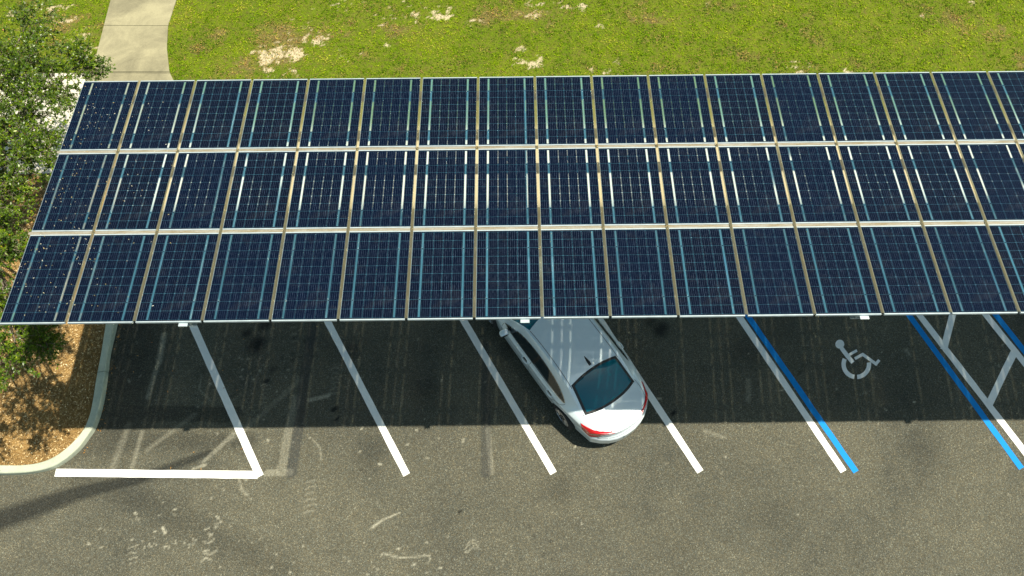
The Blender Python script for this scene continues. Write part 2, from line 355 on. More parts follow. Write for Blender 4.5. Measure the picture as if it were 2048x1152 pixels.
# whole left stall darker, patch edges
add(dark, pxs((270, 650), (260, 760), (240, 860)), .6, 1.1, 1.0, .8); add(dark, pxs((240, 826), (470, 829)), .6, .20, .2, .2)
for (x, y, r, w) in [(512, 690, .30, 1.2), (492, 668, .16, 1.), (528, 652, .2, 1.), (1320, 660, .28, 1), (545, 740, .15, .6), (400, 745, .2, .3), (530, 765, .1, 1),
                     (1300, 645, .2, .7), (667, 820, .08, 1.4), (671, 840, .06, 1.2), (700, 700, .4, .5), (850, 780, .5, .4), (1345, 828, .08, 1.2), (1010, 700, .3, .5),
                     (918, 1025, .05, .9), (1500, 700, .6, .3), (1120, 980, .5, .25), (740, 900, .5, .3), (1560, 1030, .8, .2), (1850, 900, .7, .25), (1350, 1080, .9, .25)]:
    g = G(x, y); add(dark, [g, g+Vector((.06, .05))], w, r, r*.8, .8)
for (x, y, w) in [(745, 925, .5), (590, 700, .5), (1090, 1100, .4), (1420, 640, .4), (1610, 760, .5), (230, 1090, .4)]: # oil dribbles
    c = G(x, y)
    for k in range(14): p = c+Vector((random.gauss(0, .25), random.gauss(0, .3))); add(dark, [p, p], w, random.uniform(.02, .07))
# pale tyre scuffs, crescents and gum spots
def cres(x, y, n, L, dy, w=.5, tilt=.1, rr=.018):
    for k in range(n):
        c = G(x+random.uniform(-3, 3), y+k*dy); l = L*random.uniform(.6, 1); p = []
        for s in (-1, -.5, 0, .5, 1): p.append(c+Vector((s*l/2, -tilt*l*s*s+random.uniform(-.01, .01)+s*l*.1)))
        add(pale, p, w*random.uniform(.6, 1.1), rr, rr, .7)
cres(620, 962, 6, .26, 12, .26, .1, .026); cres(672, 735, 6, .18, 10, .26, .2, .024); cres(531, 768, 6, .12, 9, .35, .3); cres(590, 640, 4, .15, 14, .3)
cres(420, 1085, 2, .30, 24, .5, -.25, .03); cres(410, 1100, 2, .16, 16, .5, .35, .025); cres(946, 1080, 3, .30, 7, .5, .3); cres(265, 1095, 4, .2, 10, .5)
add(pale, pxs((745, 1055), (765, 1040), (800, 1025)), .6, .05, .02, .8); add(pale, pxs((770, 1108), (800, 1115), (860, 1112)), .55, .025, .02, .7)
add(pale, pxs((620, 800), (655, 792), (660, 788)), .55, .06, .05, .7); add(pale, pxs((478, 958), (484, 980), (494, 990)), .35, .03, .05, .7)
add(pale, pxs((625, 880), (640, 895), (642, 920)), .3, .03, .03, .7); add(pale, pxs((1410, 862), (1450, 875)), .22, .06, .05, .8)
add(pale, pxs((1497, 760), (1497, 800)), .22, .07, .07, .4); add(pale, pxs((402, 750), (400, 780), (420, 800)), .25, .02, .02, .6)
add(pale, pxs((330, 1065), (325, 1055)), .7, .05, .04, .6); add(pale, pxs((1812, 700), (1820, 710)), .35, .08, .05, .9); add(pale, pxs((1745, 745), (1750, 755)), .25, .05, .05, .9)
for (cx, cy, n, sx, sy) in [(290, 1030, 10, 25, 35), (310, 1090, 30, 90, 15), (430, 1040, 12, 30, 40), (640, 1110, 20, 120, 30), (520, 760, 26, 40, 60), (850, 1120, 20, 80, 12), (250, 700, 8, 20, 60), (800, 800, 20, 150, 80), (1600, 800, 40, 350, 150), (700, 990, 20, 300, 60)]:
    for k in range(n):
        p = G(random.gauss(cx, sx), random.gauss(cy, sy)); e = Vector((random.gauss(0, .03), random.gauss(0, .02)))
        add(pale, [p, p+e], random.uniform(.3, .9), random.uniform(.012, .032), None, .8)
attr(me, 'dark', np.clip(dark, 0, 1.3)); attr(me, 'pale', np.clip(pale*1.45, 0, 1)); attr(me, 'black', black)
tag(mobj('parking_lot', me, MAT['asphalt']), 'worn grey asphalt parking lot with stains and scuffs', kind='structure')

# ------------------------------------------------------------------ kerb and planted island
def px36(pts, ox, oy, s, z=0): return [G(ox+x/s, oy+y/s, z) for x, y in pts]
outer = px36([(850, 30), (800, 250), (785, 370), (765, 520), (750, 600), (725, 700), (690, 790), (650, 850), (590, 930), (500, 1010), (400, 1070), (270, 1103), (130, 1116), (0, 1118)], 0, 640, 3.6, .0)
inner = px36([(760, 30), (730, 220), (705, 350), (690, 430), (665, 590), (645, 680), (610, 770), (560, 840), (480, 920), (380, 990), (270, 1030), (150, 1045), (75, 1046), (0, 1045)], 0, 640, 3.6, .15)
outer = [Vector((outer[0].x, 8.55)), Vector((outer[0].x, 7.8))]+outer+[Vector((-30, outer[-1].y))]
inner = [Vector((inner[0].x, 8.7)), Vector((inner[0].x, 7.8))]+inner+[Vector((-30, inner[-1].y))]
def resample(pts, n):
    d = [0]
    for a, b in zip(pts, pts[1:]): d.append(d[-1]+(b-a).length)
    out = []
    for k in range(n):
        s = d[-1]*k/(n-1); i = max(j for j in range(len(d)) if d[j] <= s+1e-9); i = min(i, len(pts)-2)
        # Catmull-Rom through the traced points
        u = (s-d[i])/(d[i+1]-d[i]); p0, p1, p2, p3 = pts[max(i-1, 0)], pts[i], pts[i+1], pts[min(i+2, len(pts)-1)]
        if i in (0, 1) or i >= len(pts)-2: out.append(p1.lerp(p2, u)); continue
        out.append(.5*((2*p1)+(p2-p0)*u+(2*p0-5*p1+4*p2-p3)*u*u+(3*p1-p0-3*p2+p3)*u**3))
    return out
outer_s = resample(outer[:-1], 70)+[outer[-1]]; inner_s = resample(inner[:-1], 70)+[inner[-1]]
def kerb_bm(ou, inn, h=.15, r=.025):
    bm = bmesh.new(); rows = []
    for o_, i_ in zip(ou, inn):
        d = (i_-o_).normalized()
        P = [(o_, -.04), (o_+d*.012, h-r), (o_+d*(.012+r*.4), h-r*.35), (o_+d*(.012+r), h), (i_-d*.01, h), (i_, h-.01), (i_, -.04)]
        rows.append([bm.verts.new((p.x, p.y, z)) for p, z in P])
    for a, b in zip(rows, rows[1:]):
        for k in range(6): bm.faces.new((a[k], a[k+1], b[k+1], b[k]))
    bm.faces.new(rows[0]); bm.faces.new(rows[-1][::-1]); return bm
# cut at the expansion joint, leave a 12 mm gap
k0 = min(range(len(outer_s)), key=lambda i: abs(outer_s[i].y-G(218, 743).y))
def lerpv(a, b, t_): return a.lerp(b, t_)
A_o, A_i = outer_s[:k0+1], inner_s[:k0+1]; B_o, B_i = list(outer_s[k0:]), list(inner_s[k0:])
A_i = [p for p in A_i if p.y > A_o[-1].y+.05]; B_i = [p for p in B_i if p.y < A_o[-1].y-.05]
yj = A_o[-1].y; xi_ = A_i[-1].lerp(B_i[0], .5).x; A_i.append(Vector((xi_, yj-.03))); B_i.insert(0, Vector((xi_, yj-.042))); B_o[0] = Vector((B_o[0].x, yj-.012))
def rs(p_, n_):
    d_ = [0]
    for a_, b_ in zip(p_, p_[1:]): d_.append(d_[-1]+(b_-a_).length)
    o_ = []
    for k_ in range(n_):
        s_ = d_[-1]*k_/(n_-1); i_ = min(max(j for j in range(len(d_)) if d_[j] <= s_+1e-9), len(p_)-2); o_.append(p_[i_].lerp(p_[i_+1], (s_-d_[i_])/(d_[i_+1]-d_[i_])))
    return o_
A_o, A_i = rs(A_o, 30), rs(A_i, 30); B_o, B_i = rs(B_o[:-1], 70)+[B_o[-1]], rs(B_i[:-1], 70)+[B_i[-1]]
tag(obj('island_kerb', kerb_bm(A_o, A_i), MAT['kerb'], smooth=False), 'straight pale concrete kerb piece in the canopy shade beside the mulch', 'kerb', 'pale kerb pieces round the mulch island', 'structure')
tag(obj('island_kerb', kerb_bm(B_o, B_i), MAT['kerb'], smooth=False), 'curved pale concrete kerb round the corner of the mulch island', 'kerb', 'pale kerb pieces round the mulch island', 'structure')
xk = inner[0].x
for i in range(8):
    a = outer[0].x+.012+i*6.0; b = a+5.985
    ou = [Vector((a, 8.55)), Vector((b, 8.55))]; inn = [Vector((a, 8.7)), Vector((b, 8.7))]
    tag(obj('stall_kerb', kerb_bm(ou, inn), MAT['kerb']), 'straight concrete kerb at the head of the stalls under the canopy', 'kerb', 'kerb pieces at the head of the stalls', 'structure')

# mulch: island on the left and the verge behind the stall kerb
mulch_z = .13
isl = [Vector((p.x, p.y)) for p in inner_s]
bm = bmesh.new()
pts = [Vector((-30, 10.95)), Vector((isl[0].x, 10.95))]+isl
prism(bm, pts, -.3, mulch_z-.03); tag(obj('mulch_bed', bm, MAT['mulch']), 'tan bark mulch bed inside the island kerb', kind='structure')
bm = bmesh.new(); prism(bm, [(xk+.004, 8.704), (60, 8.704), (60, 9.30), (xk+.004, 9.30)], -.3, mulch_z-.03); tag(obj('planting_verge', bm, MAT['mulch']), 'mulch verge behind the stall kerb', kind='structure')
def inside(p, poly):
    c = False; n = len(poly); x, y = p; j = n-1
    for i in range(n):
        xi, yi = poly[i].x, poly[i].y; xj, yj = poly[j].x, poly[j].y
        if (yi > y) != (yj > y) and x < (xj-xi)*(y-yi)/(yj-yi)+xi: c = not c
        j = i
    return c
def quads(name, C, A, B, tint, mat):
    """flat four-cornered pieces: centre C, half axes A and B"""
    n = len(C); V = np.stack([C-A, C+B, C+A, C-B], 1).reshape(-1, 3)
    me = arr_mesh(name, V, 4, np.arange(n*4)); attr(me, 'tint', np.repeat(tint, 4)); return mobj(name, me, mat)
def rand_dirs(n, flat=1.0):
    d = rng.normal(size=(n, 3)); d[:, 2] *= flat; return d/np.linalg.norm(d, axis=1, keepdims=True)
def scatter_chips():
    P = []
    while len(P) < 42000:
        p = (random.uniform(-14.5, isl[0].x), random.uniform(3.5, 10.9))
        if inside(p, pts): P.append(p)
    n = len(P); P = np.array(P); C = np.column_stack([P, rng.uniform(mulch_z-.032, mulch_z+.012, n)])
    a = rand_dirs(n, .35); b = np.cross(a, rand_dirs(n, .6)); b /= np.linalg.norm(b, axis=1, keepdims=True)
    L = rng.uniform(.012, .038, n)[:, None]; W = rng.uniform(.004, .012, n)[:, None]
    return quads('mulch_chips', C, a*L, b*W, rng.beta(1.6, 1.6, n), MAT['chip'])
tag(scatter_chips(), 'loose tan bark chips covering the island bed', 'mulch', kind='stuff')

# ------------------------------------------------------------------ walks
WZ = .14
bm = bmesh.new()
x = xk+.0
xs_ = [isl[0].x+.02+i*1.9 for i in range(-1, 26)]
for a in xs_[1:]:
    prism(bm, [(a, 9.31), (a+1.885, 9.31), (a+1.885, 11.7), (a, 11.7)], -.3, WZ)
tag(obj('sidewalk', bm, MAT['pale']), 'pale concrete sidewalk running along behind the parking stalls', kind='structure')
bm = bmesh.new()
for i in range(12):
    b = -11.22-i*1.9; prism(bm, [(b-1.885, 10.97), (b, 10.97), (b, 14.05), (b-1.885, 14.05)], -.3, WZ)
tag(obj('sidewalk_branch', bm, MAT['pale']), 'very pale concrete walk seen through the tree', kind='structure')
# curved path going up the lawn; edges traced
Lft = [G(176, 160, WZ), G(190, 120, WZ), G(208, 50, WZ), G(221, 0, WZ)]; Rgt = [G(347, 160, WZ), G(339, 140, WZ), G(334, 95, WZ), G(336, 50, WZ), G(352, 0, WZ)]
def edge_x(poly, y):
    for a, b in zip(poly, poly[1:]):
        if a.y <= y <= b.y: return a.x+(b.x-a.x)*(y-a.y)/(b.y-a.y)
    a, b = (poly[0], poly[1]) if y < poly[0].y else (poly[-2], poly[-1]); return a.x+(b.x-a.x)*(y-a.y)/(b.y-a.y)
def right_x(y):
    if y < Rgt[0].y: return Rgt[0].x+min(2.2, .33*(Rgt[0].y-y)+.32*(Rgt[0].y-y)**2)
    if y > Rgt[-1].y: return Rgt[-1].x+.22*(y-Rgt[-1].y)+.02*(y-Rgt[-1].y)**2
    return edge_x(Rgt, y)
def left_x(y):
    if y < 14.06: return -11.2
    if y > Lft[-1].y: return Lft[-1].x+.05*(y-Lft[-1].y)+.02*(y-Lft[-1].y)**2
    return edge_x(Lft, y)
joints = [11.73, 14.06, G(250, 142, WZ).y, G(270, 50, WZ).y]
while joints[-1] < 40: joints.append(joints[-1]+1.75)
bm = bmesh.new(); prism(bm, [(-11.2, 10.97), (isl[0].x+.005, 10.97), (isl[0].x+.005, 11.715), (-11.2, 11.715)], -.3, WZ)
for a, b in zip(joints, joints[1:]):
    n = 8; sl = -.02
    ys = [a+.006+(b-a-.012)*k/n for k in range(n+1)]
    Lp = [Vector((left_x(y), y)) for y in ys]; Rp = [Vector((right_x(y), y+sl*(right_x(y)-left_x(y)))) if y > 14 else Vector((right_x(y), y)) for y in ys]
    prism(bm, Lp+Rp[::-1], -.3, WZ)
tag(obj('path', bm, MAT['walk']), 'cream concrete slab path curving up through the lawn', kind='structure')

# ------------------------------------------------------------------ lawn
LZ = .115
me, V = grid_mesh('lawn', -16.2, 16.2, 11.72, 20.0, .06, LZ, (-300, 300, 11.72, 320))
blobs = [(570, 110, .55, 1.), (530, 118, .35, .9), (625, 80, .4, .8), (690, 105, .35, .7), (560, 140, .4, .8), (1060, 125, .35, 1.), (1045, 100, .2, .8), (1080, 25, .45, .9), (1120, 15, .3, .8), (870, 30, .5, .9), (780, 35, .25, .7),
         (620, 18, .2, .9), (770, 38, .35, .7), (820, 15, .4, .7), (1220, 135, .35, .8), (1300, 150, .3, .6), (1160, 8, .3, .8), (1200, 50, .2, .7), (940, 45, .25, .7), (775, 92, .13, 1.), (500, 105, .15, .7), (460, 128, .2, .7), (890, 125, .2, .6),
         (600, 60, .5, .5), (1400, 15, .3, .5), (1590, 140, .35, .7), (1700, 145, .3, .6), (1850, 30, .3, .4), (1950, 10, .3, .4), (100, 20, .5, .75), (160, 70, .4, .8), (130, 45, .35, .7), (185, 95, .35, .8), (30, 20, .4, .5), (945, 150, .4, .5), (700, 8, .4, .6)]
sand = np.zeros(len(V)); patchy = np.zeros(len(V))
for (x_, y_, r, w) in blobs:
    g = G(x_, y_, LZ); d2 = ((V[:, 0]-g.x)/1.5)**2+((V[:, 1]-g.y)/.9)**2; np.maximum(sand, w*np.exp(-d2/(r*r)), out=sand)
nz = np.array([noise.fractal((v[0]*3.2, v[1]*4.2, 3.3), .55, 2.1, 7) for v in V]); nz2 = np.array([noise.fractal((v[0]*.7, v[1]*.9, 8.1), 1.0, 2.0, 4) for v in V])
nz = np.clip(nz/nz.std()/2.4, -1, 1); nz2 = np.clip(nz2/nz2.std()/2.4, -1, 1)
sand = np.clip((sand*.85+nz*.62-.48)*2.2, 0, 1)*np.clip(sand*3, 0, 1); sand = np.maximum(sand, np.clip((nz*.7+nz2*.5-.95)*3, 0, .9)); dryb = np.zeros(len(V))
for (x_, y_, rx, ry) in [(620, 70, 1.6, .35), (800, 62, 1.2, .3), (480, 125, .8, .4), (120, 45, .9, .6), (1950, 60, 1.2, .5), (1050, 30, 1.2, .3), (560, 115, 1.2, .45), (1330, 40, .8, .25)]:
    g = G(x_, y_, LZ); dryb = np.maximum(dryb, np.exp(-((V[:, 0]-g.x)/rx)**2-((V[:, 1]-g.y)/ry)**2))
browny = np.clip((nz*.5-nz2*.55+dryb*.75-.28)*1.7, 0, 1); attr(me, 'dry', browny)
attr(me, 'sand', sand)
# keep the lawn out of the path and the walk
kill = []
lawn = mobj('lawn', me, MAT['lawn']); tag(lawn, 'green lawn with bare sandy patches beyond the walk', kind='structure')
def tuft_positions(n, x0, x1, y0, y1):
    P = np.column_stack([rng.uniform(x0, x1, n), rng.uniform(y0, y1, n)]); keep = np.ones(n, bool)
    nx = int(round(32.4/.06))+1
    ix = np.clip(((P[:, 0]+16.2)/.06).astype(int), 0, nx-1); iy = np.clip(((P[:, 1]-11.72)/.06).astype(int), 0, int(round(8.28/.06)))
    s = sand[np.minimum(iy*nx+ix, len(sand)-13)]; v2 = nz2[np.minimum(iy*nx+ix, len(sand)-13)]; v1 = nz[np.minimum(iy*nx+ix, len(sand)-13)]
    keep &= rng.random(n) > s*.66
    keep &= rng.random(n) < .72+v1*.8
    for i in np.where(keep)[0]:
        X_, Y_ = P[i]
        if left_x(Y_)-.01 < X_ < right_x(Y_)+.0: keep[i] = False
        elif X_ < isl[0].x+.1 and Y_ < 14.07: keep[i] = False
    global browny_at
    browny_at = browny[np.minimum(iy*nx+ix, len(sand)-13)][keep]
    return P[keep], v1[keep], v2[keep]
P, v1, v2 = tuft_positions(400000, -15.5, 15.5, 11.73, 18.0)
cl = np.array([noise.fractal((p[0]*7, p[1]*7, 1.7), .8, 2.0, 3) for p in P]); cl = cl/cl.std()/2.2
k_ = rng.random(len(P)) < .62+cl*.55; P, v1, v2, cl, browny_at = P[k_], v1[k_], v2[k_], cl[k_], browny_at[k_]
n = len(P); h = rng.uniform(.008, .030, n)+np.clip(cl+.4, 0, 1.2)*.035
C = np.column_stack([P, LZ+h*.55]); a = rand_dirs(n, .45); b = np.cross(a, rand_dirs(n)); b /= np.linalg.norm(b, axis=1, keepdims=True)
bk = browny_at; tint = np.clip(.42+v2*.42-v1*.25+rng.normal(0, .15, n)+cl*.12, 0, .85); tint = np.where(rng.random(n) < np.clip(.04+.8*bk, 0, .8), rng.uniform(.82, 1, n), tint)
tag(quads('grass', C, a*rng.uniform(.016, .034, n)[:, None], b*rng.uniform(.006, .012, n)[:, None], tint, MAT['grass']), 'short green grass leaves covering the lawn', 'grass', kind='stuff')

# ------------------------------------------------------------------ painted markings
SX, SY, S, AL = -5.4719, 3.404, 3.15, rad(60.81)
D = Vector((-math.cos(AL), math.sin(AL))); N = Vector((D.y, -D.x))
def sheet(name, polys, z, mat, th=.002):
    bm = bmesh.new()
    for p in polys:
        # cut into short lengths so edges can wobble a little like rolled paint
        b = [bm.verts.new((q[0], q[1], z-th)) for q in p]; t_ = [bm.verts.new((q[0], q[1], z)) for q in p]; m = len(p)
        for i in range(m): bm.faces.new((b[i], b[(i+1) % m], t_[(i+1) % m], t_[i]))
        bm.faces.new(t_)
    return obj(name, bm, mat)
def strip(a, b, w, wob=.004):
    d = (b-a); L = d.length; d = d/L; nn = Vector((d.y, -d.x)); k = max(2, int(L/.22)); l, r = [], []
    for i in range(k+1):
        p = a+d*(L*i/k); e = wob if 0 < i < k else 0
        l.append(p+nn*(w/2+random.uniform(-e, e))); r.append(p-nn*(w/2+random.uniform(-e, e)))
    return l+r[::-1]
gl = 'white lines between the angled parking stalls'
def stall_line(i, label, w=.155, end=5.86, off=0.0, start=0.0, mat='white', z=.005, group=gl, name='parking_line', base=None):
    b = base or Vector((SX+i*S+off, SY)); e = b+D*(end-start*0)
    return tag(sheet(name, [strip(b, e, w)], z, MAT[mat]), label, 'parking line', group)
stall_line(0, 'white stall line meeting the crosswise end line at a sharp corner', w=.17)
tag(sheet('parking_line', [strip(G(111, 945.5), G(516, 950), .165)], .0095, MAT['white']), 'white crosswise line running from the kerb corner to the first stall line', 'parking line', gl)
stall_line(1, 'white stall line in the empty stalls, second from the mulch island')
stall_line(2, 'white stall line just left of the parked white car')
stall_line(3, 'white stall line just right of the parked white car')
def px_line(p0, p1, w, label, mat, z, group, name='parking_line', upto=8.5):
    a, b = G(*p0), G(*p1); d = (a-b).normalized()
    e = b+d*((upto-b.y)/d.y)
    return tag(sheet(name, [strip(b, e, w)], z, MAT[mat]), label, 'parking line', group)
px_line((1483, 640), (1687, 943), .15, 'white line paired with a blue line, left edge of the wheelchair stall', 'white', .005, gl)
px_line((1501, 640), (1712, 944), .135, 'blue line along the left edge of the wheelchair stall', 'blue', .005, 'blue lines of the accessible stalls', 'blue_parking_line')
px_line((1819, 632), (2043, 937), .135, 'blue line between the wheelchair symbol and the hatched aisle', 'blue', .005, 'blue lines of the accessible stalls', 'blue_parking_line')
px_line((1840, 632), (2066, 925), .15, 'white line on the left edge of the hatched aisle beside the blue line', 'white', .005, gl)
px_line((1970, 628), (2056, 735), .15, 'white line on the right edge of the hatched aisle near the photo edge', 'white', .005, gl)
px_line((1990, 628), (2080, 742), .135, 'blue line right of the hatched aisle, cut by the photo edge', 'blue', .005, 'blue lines of the accessible stalls', 'blue_parking_line')
gh = 'slanting stripes hatching the access aisle'
tag(sheet('hatch_stripe', [strip(G(1887, 700), G(1911, 605), .15)], .0095, MAT['white']), 'upper slanting hatch stripe of the aisle, running under the panels', 'hatch stripe', gh)
tag(sheet('hatch_stripe', [strip(G(1978, 808), G(2029, 702), .15)], .0095, MAT['white']), 'lower slanting hatch stripe of the aisle near the shade edge', 'hatch stripe', gh)
# wheelchair symbol
def Z5(x, y): return G(1400+x/3.031, 600+y/3.031)
def stroke(pts, w):
    """mitred band through photo-zoom points, width in zoom px"""
    l, r = [], []
    P_ = [Vector(p) for p in pts]
    for i, p in enumerate(P_):
        d0 = (P_[i]-P_[i-1]).normalized() if i else None; d1 = (P_[i+1]-P_[i]).normalized() if i < len(P_)-1 else None
        d = ((d0 or d1)+(d1 or d0)).normalized(); nn = Vector((d.y, -d.x)); k = 1/max(.5, nn.dot(Vector(((d1 or d0).y, -(d1 or d0).x))))
        l.append(p+nn*w/2*k); r.append(p-nn*w/2*k)
    return [Z5(*q) for q in l+r[::-1]]
sym = empty('wheelchair_symbol', (*Z5(950, 375), 0)); tag(sym, 'white painted wheelchair symbol on the shaded asphalt of the accessible stall', 'pavement symbol')
def spart(name, polys, z=.005):
    o = sheet(name, polys, z, MAT['white']); o.parent = sym; o.matrix_parent_inverse = Matrix.Translation(-sym.location); return o
spart('head', [[Z5(847+27*math.cos(k*PI/14), 268+27*math.sin(k*PI/14)) for k in range(28)]])
def arc(a0, a1, n=14):
    ps = []
    for k in range(n+1):
        a = rad(a0+(a1-a0)*k/n); ps.append((947+90*math.cos(a), 390+90*math.sin(a)))
    for k in range(n+1):
        a = rad(a1+(a0-a1)*k/n); ps.append((947+64*math.cos(a), 390+64*math.sin(a)))
    return [Z5(*p) for p in ps]
spart('wheel', [arc(205, 99), arc(86, -8)])
spart('body', [stroke([(856, 290), (893, 340), (927, 380)], 25)], .0055)
spart('arm', [stroke([(901, 334), (951, 306)], 16)], .006)
spart('leg', [stroke([(938, 356), (986, 330), (1066, 388), (1086, 364)], 18)], .006)

# ------------------------------------------------------------------ solar canopy
PW, P_, GP = 1.05, 1.660, .065; CX0, CYB, CZB, TILT = -.6024, 4.6393, 5.948, rad(7.0)
I0, I1 = -7, 14                       # panel columns
canopy = empty('carport_canopy', (CX0, CYB, 0)); tag(canopy, 'long steel solar carport frame holding three rows of panels over the stalls', 'carport')
ROT = Matrix.Rotation(-TILT, 4, 'X')
def on_slope(o, x, v, n=0.0):
    """place an object on the tilted deck: x along, v up the photo from the low edge, n above"""
    o.rotation_euler = (-TILT, 0, 0)
    o.location = (x, v*math.cos(TILT)+n*math.sin(TILT), CZB-v*math.sin(TILT)+n*math.cos(TILT)); return o
SL = 3*P_+2*GP; XL = I0*PW; XR = (I1+1)*PW; XM = (XL+XR)/2
def cpart(name, bm, mat, x, v, n=0): o = obj(name, bm, mat, canopy); return on_slope(o, x, v, n)
# gasket strips between panels
me0 = None
for i in range(I0+1, I1+1):
    if me0 is None:
        bm = bmesh.new(); box(bm, (0, 0, 0), (.048, SL-.044, .006)); o = cpart('gap_seal', bm, MAT['seal'], i*PW, SL/2, .007); me0 = o.data
    else:
        o = bpy.data.objects.new('gap_seal', me0); col.objects.link(o); o.parent = canopy; on_slope(o, i*PW, SL/2, .007)
for k in (0, 1):
    v = P_*(k+1)+GP*(k+.5); bm = bmesh.new()
    box(bm, (0, 0, -.012), (XR-XL, .0635, .012))
    for i in range(I0, I1+2):
        bm2 = box(bm, (i*PW-XM, 0, -.004), (.05, .045, .004))
    cpart('gutter', bm, MAT['gutter'], XM, v, 0)
for r in range(3):
    for s in (-1, 1):
        v = r*(P_+GP)+P_/2+s*.4728
        bm = bmesh.new(); box(bm, (0, 0, 0), (XR-XL-.04, .004, .16)); box(bm, (0, .03, .078), (XR-XL-.04, .06, .004)); box(bm, (0, -.03, -.078), (XR-XL-.04, .06, .004))
        cpart('purlin', bm, MAT['steel'], XM, v, -.125)
bx = [-4.29*PW, .745*PW, 5.74*PW, 10.8*PW]
for xb in bx:
    bm = bmesh.new()
    prof = [(.12, .0), (SL-.12, .0), (SL-.12, -.14), (SL*.5+.6, -.42), (SL*.5-.6, -.42), (.12, -.14)]
    for (hw, ) in ((.006,),):
        a = [bm.verts.new((-hw, y, z)) for y, z in prof]; b = [bm.verts.new((hw, y, z)) for y, z in prof]
        for i in range(6): bm.faces.new((a[i], a[(i+1) % 6], b[(i+1) % 6], b[i]))
        bm.faces.new(a[::-1]); bm.faces.new(b)
    for (y0, z0), (y1, z1) in ((prof[0], prof[1]), (prof[2], prof[3]), (prof[3], prof[4]), (prof[4], prof[5])):
        L_ = math.hypot(y1-y0, z1-z0); an = math.atan2(z1-z0, y1-y0)
        box(bm, (0, (y0+y1)/2, (z0+z1)/2+(.006 if z0 == 0 else -.006)), (.16, L_, .011), Matrix.Rotation(an, 3, 'X')) if False else None
        vs = bmesh.ops.create_cube(bm, size=1)['verts']; bmesh.ops.scale(bm, vec=(.16, L_, .011), verts=vs)
        bmesh.ops.rotate(bm, cent=(0, 0, 0), matrix=Matrix.Rotation(an, 3, 'X'), verts=vs); bmesh.ops.translate(bm, vec=(0, (y0+y1)/2, (z0+z1)/2), verts=vs)
    cpart('beam', bm, MAT['beam'], xb, 0, -.212)
    bm = bmesh.new(); box(bm, (0, .015, -.03), (.14, .135, .02), bevel=.004)
    cpart('end_bracket', bm, MAT['frame'], xb, -.0, -.02)
    yc = 9.0; vtop = (yc-CYB)/math.cos(TILT); ztop = CZB-vtop*math.sin(TILT)-.50
    c = empty('column_tmp'); bpy.data.objects.remove(c)
    bm = bmesh.new(); box(bm, (0, 0, (ztop+.55)/2+.05), (.26, .26, ztop-.55+.1), bevel=.02)
    o = obj('column', bm, MAT['beam'], canopy); o.location = (xb, yc-CYB, 0)
    bm = bmesh.new(); lathe(bm, [(.30, -.3), (.30, .52), (.27, .56)], 28, 'Z'); f_ = obj('footing', bm, MAT['kerb'], o, True)
    bm = bmesh.new(); box(bm, (0, 0, .575), (.42, .42, .03), bevel=.004); obj('base_plate', bm, MAT['steel'], o)

# one panel, then copies
ordn = ['', 'first', 'second', 'third', 'fourth', 'fifth', 'sixth', 'seventh', 'eighth', 'ninth', 'tenth', 'eleventh', 'twelfth', 'thirteenth', 'fourteenth',
        'fifteenth', 'sixteenth', 'seventeenth', 'eighteenth', 'nineteenth', 'twentieth', 'twenty-first', 'twenty-second', 'twenty-third']
def make_panel():
    root = empty('solar_panel')
    bm = bmesh.new(); box(bm, (0, 0, 0), (.997, P_-.0405, .006)); c = obj('cell_glass', bm, MAT['cells'], root); c.location.z = -.003
    bm = bmesh.new()
    for s in (-1, 1):
        box(bm, (0, s*(P_/2-.010), -.0155), (1.004, .0195, .037)); box(bm, (s*.5005, 0, -.0158), (.003, P_-.0402, .036))
    obj('frame', bm, MAT['frame'], root)
    bm = bmesh.new(); box(bm, (0, .62, -.022), (.14, .09, .02), bevel=.003); obj('junction_box', bm, MAT['black'], root)
    return root
proto = make_panel(); first = True
def copy_tree(o, parent=None):
    c = o.copy(); col.objects.link(c); c.parent = parent
    for ch in o.children: copy_tree(ch, c)
    return c
rows = {0: 'lowest row, above the parked car', 1: 'middle row', 2: 'top row beside the lawn'}
for r in range(3):
    for i in range(I0, I1+1):
        p = proto if first else copy_tree(proto); first = False
        p.location = (CX0+(i+.5)*PW, CYB+(r*(P_+GP)+P_/2)*math.cos(TILT), CZB-(r*(P_+GP)+P_/2)*math.sin(TILT)); p.rotation_euler = (-TILT+rad(random.uniform(-.1, .1)), rad(random.uniform(-.12, .12)), 0)
        k = i-I0+1
        tag(p, f'dark blue solar panel, {ordn[k]} from the left in the {rows[r]}', 'solar panel', 'solar panels on the carport')
# leaf litter on the left panels
n = 260; u = rng.beta(1, 3.2, n)*3.0; v = rng.beta(1.3, 1.6, n)*(SL-.2)+.1; u = np.abs(u+.15*np.sin(v*5)); 
C = np.array([[CX0+XL+.05+a_, CYB+b_*math.cos(TILT)+.012*math.sin(TILT), CZB-b_*math.sin(TILT)+.012] for a_, b_ in zip(u, v)])
a = rand_dirs(n, .12); b = np.cross(a, np.array([0, 0, 1.])+rand_dirs(n, .2)*.4); b /= np.linalg.norm(b, axis=1, keepdims=True)
tag(quads('leaf_litter', C, a*rng.uniform(.005, .018, n)[:, None], b*rng.uniform(.003, .007, n)[:, None], np.clip(rng.uniform(.66, 1.1, n), 0, 1), MAT['litter']), 'tiny dry leaves scattered over the left end of the panels', 'leaf litter', kind='stuff')
pt = []
while len(pt) < 46:
    k = random.randrange(8, 50); q = outer_s[k]; d = Vector((random.uniform(.02, .22), -random.uniform(.0, .16)))
    pt.append((q.x+d.x*random.random(), q.y+d.y))
for k in range(14): g = G(random.uniform(230, 520), random.uniform(660, 940)); pt.append((g.x, g.y))
n = len(pt); C = np.array([[x_, y_, .012] for x_, y_ in pt]); a = rand_dirs(n, .1); b = np.cross(a, np.array([0, 0, 1.])+rand_dirs(n, .2)*.3)
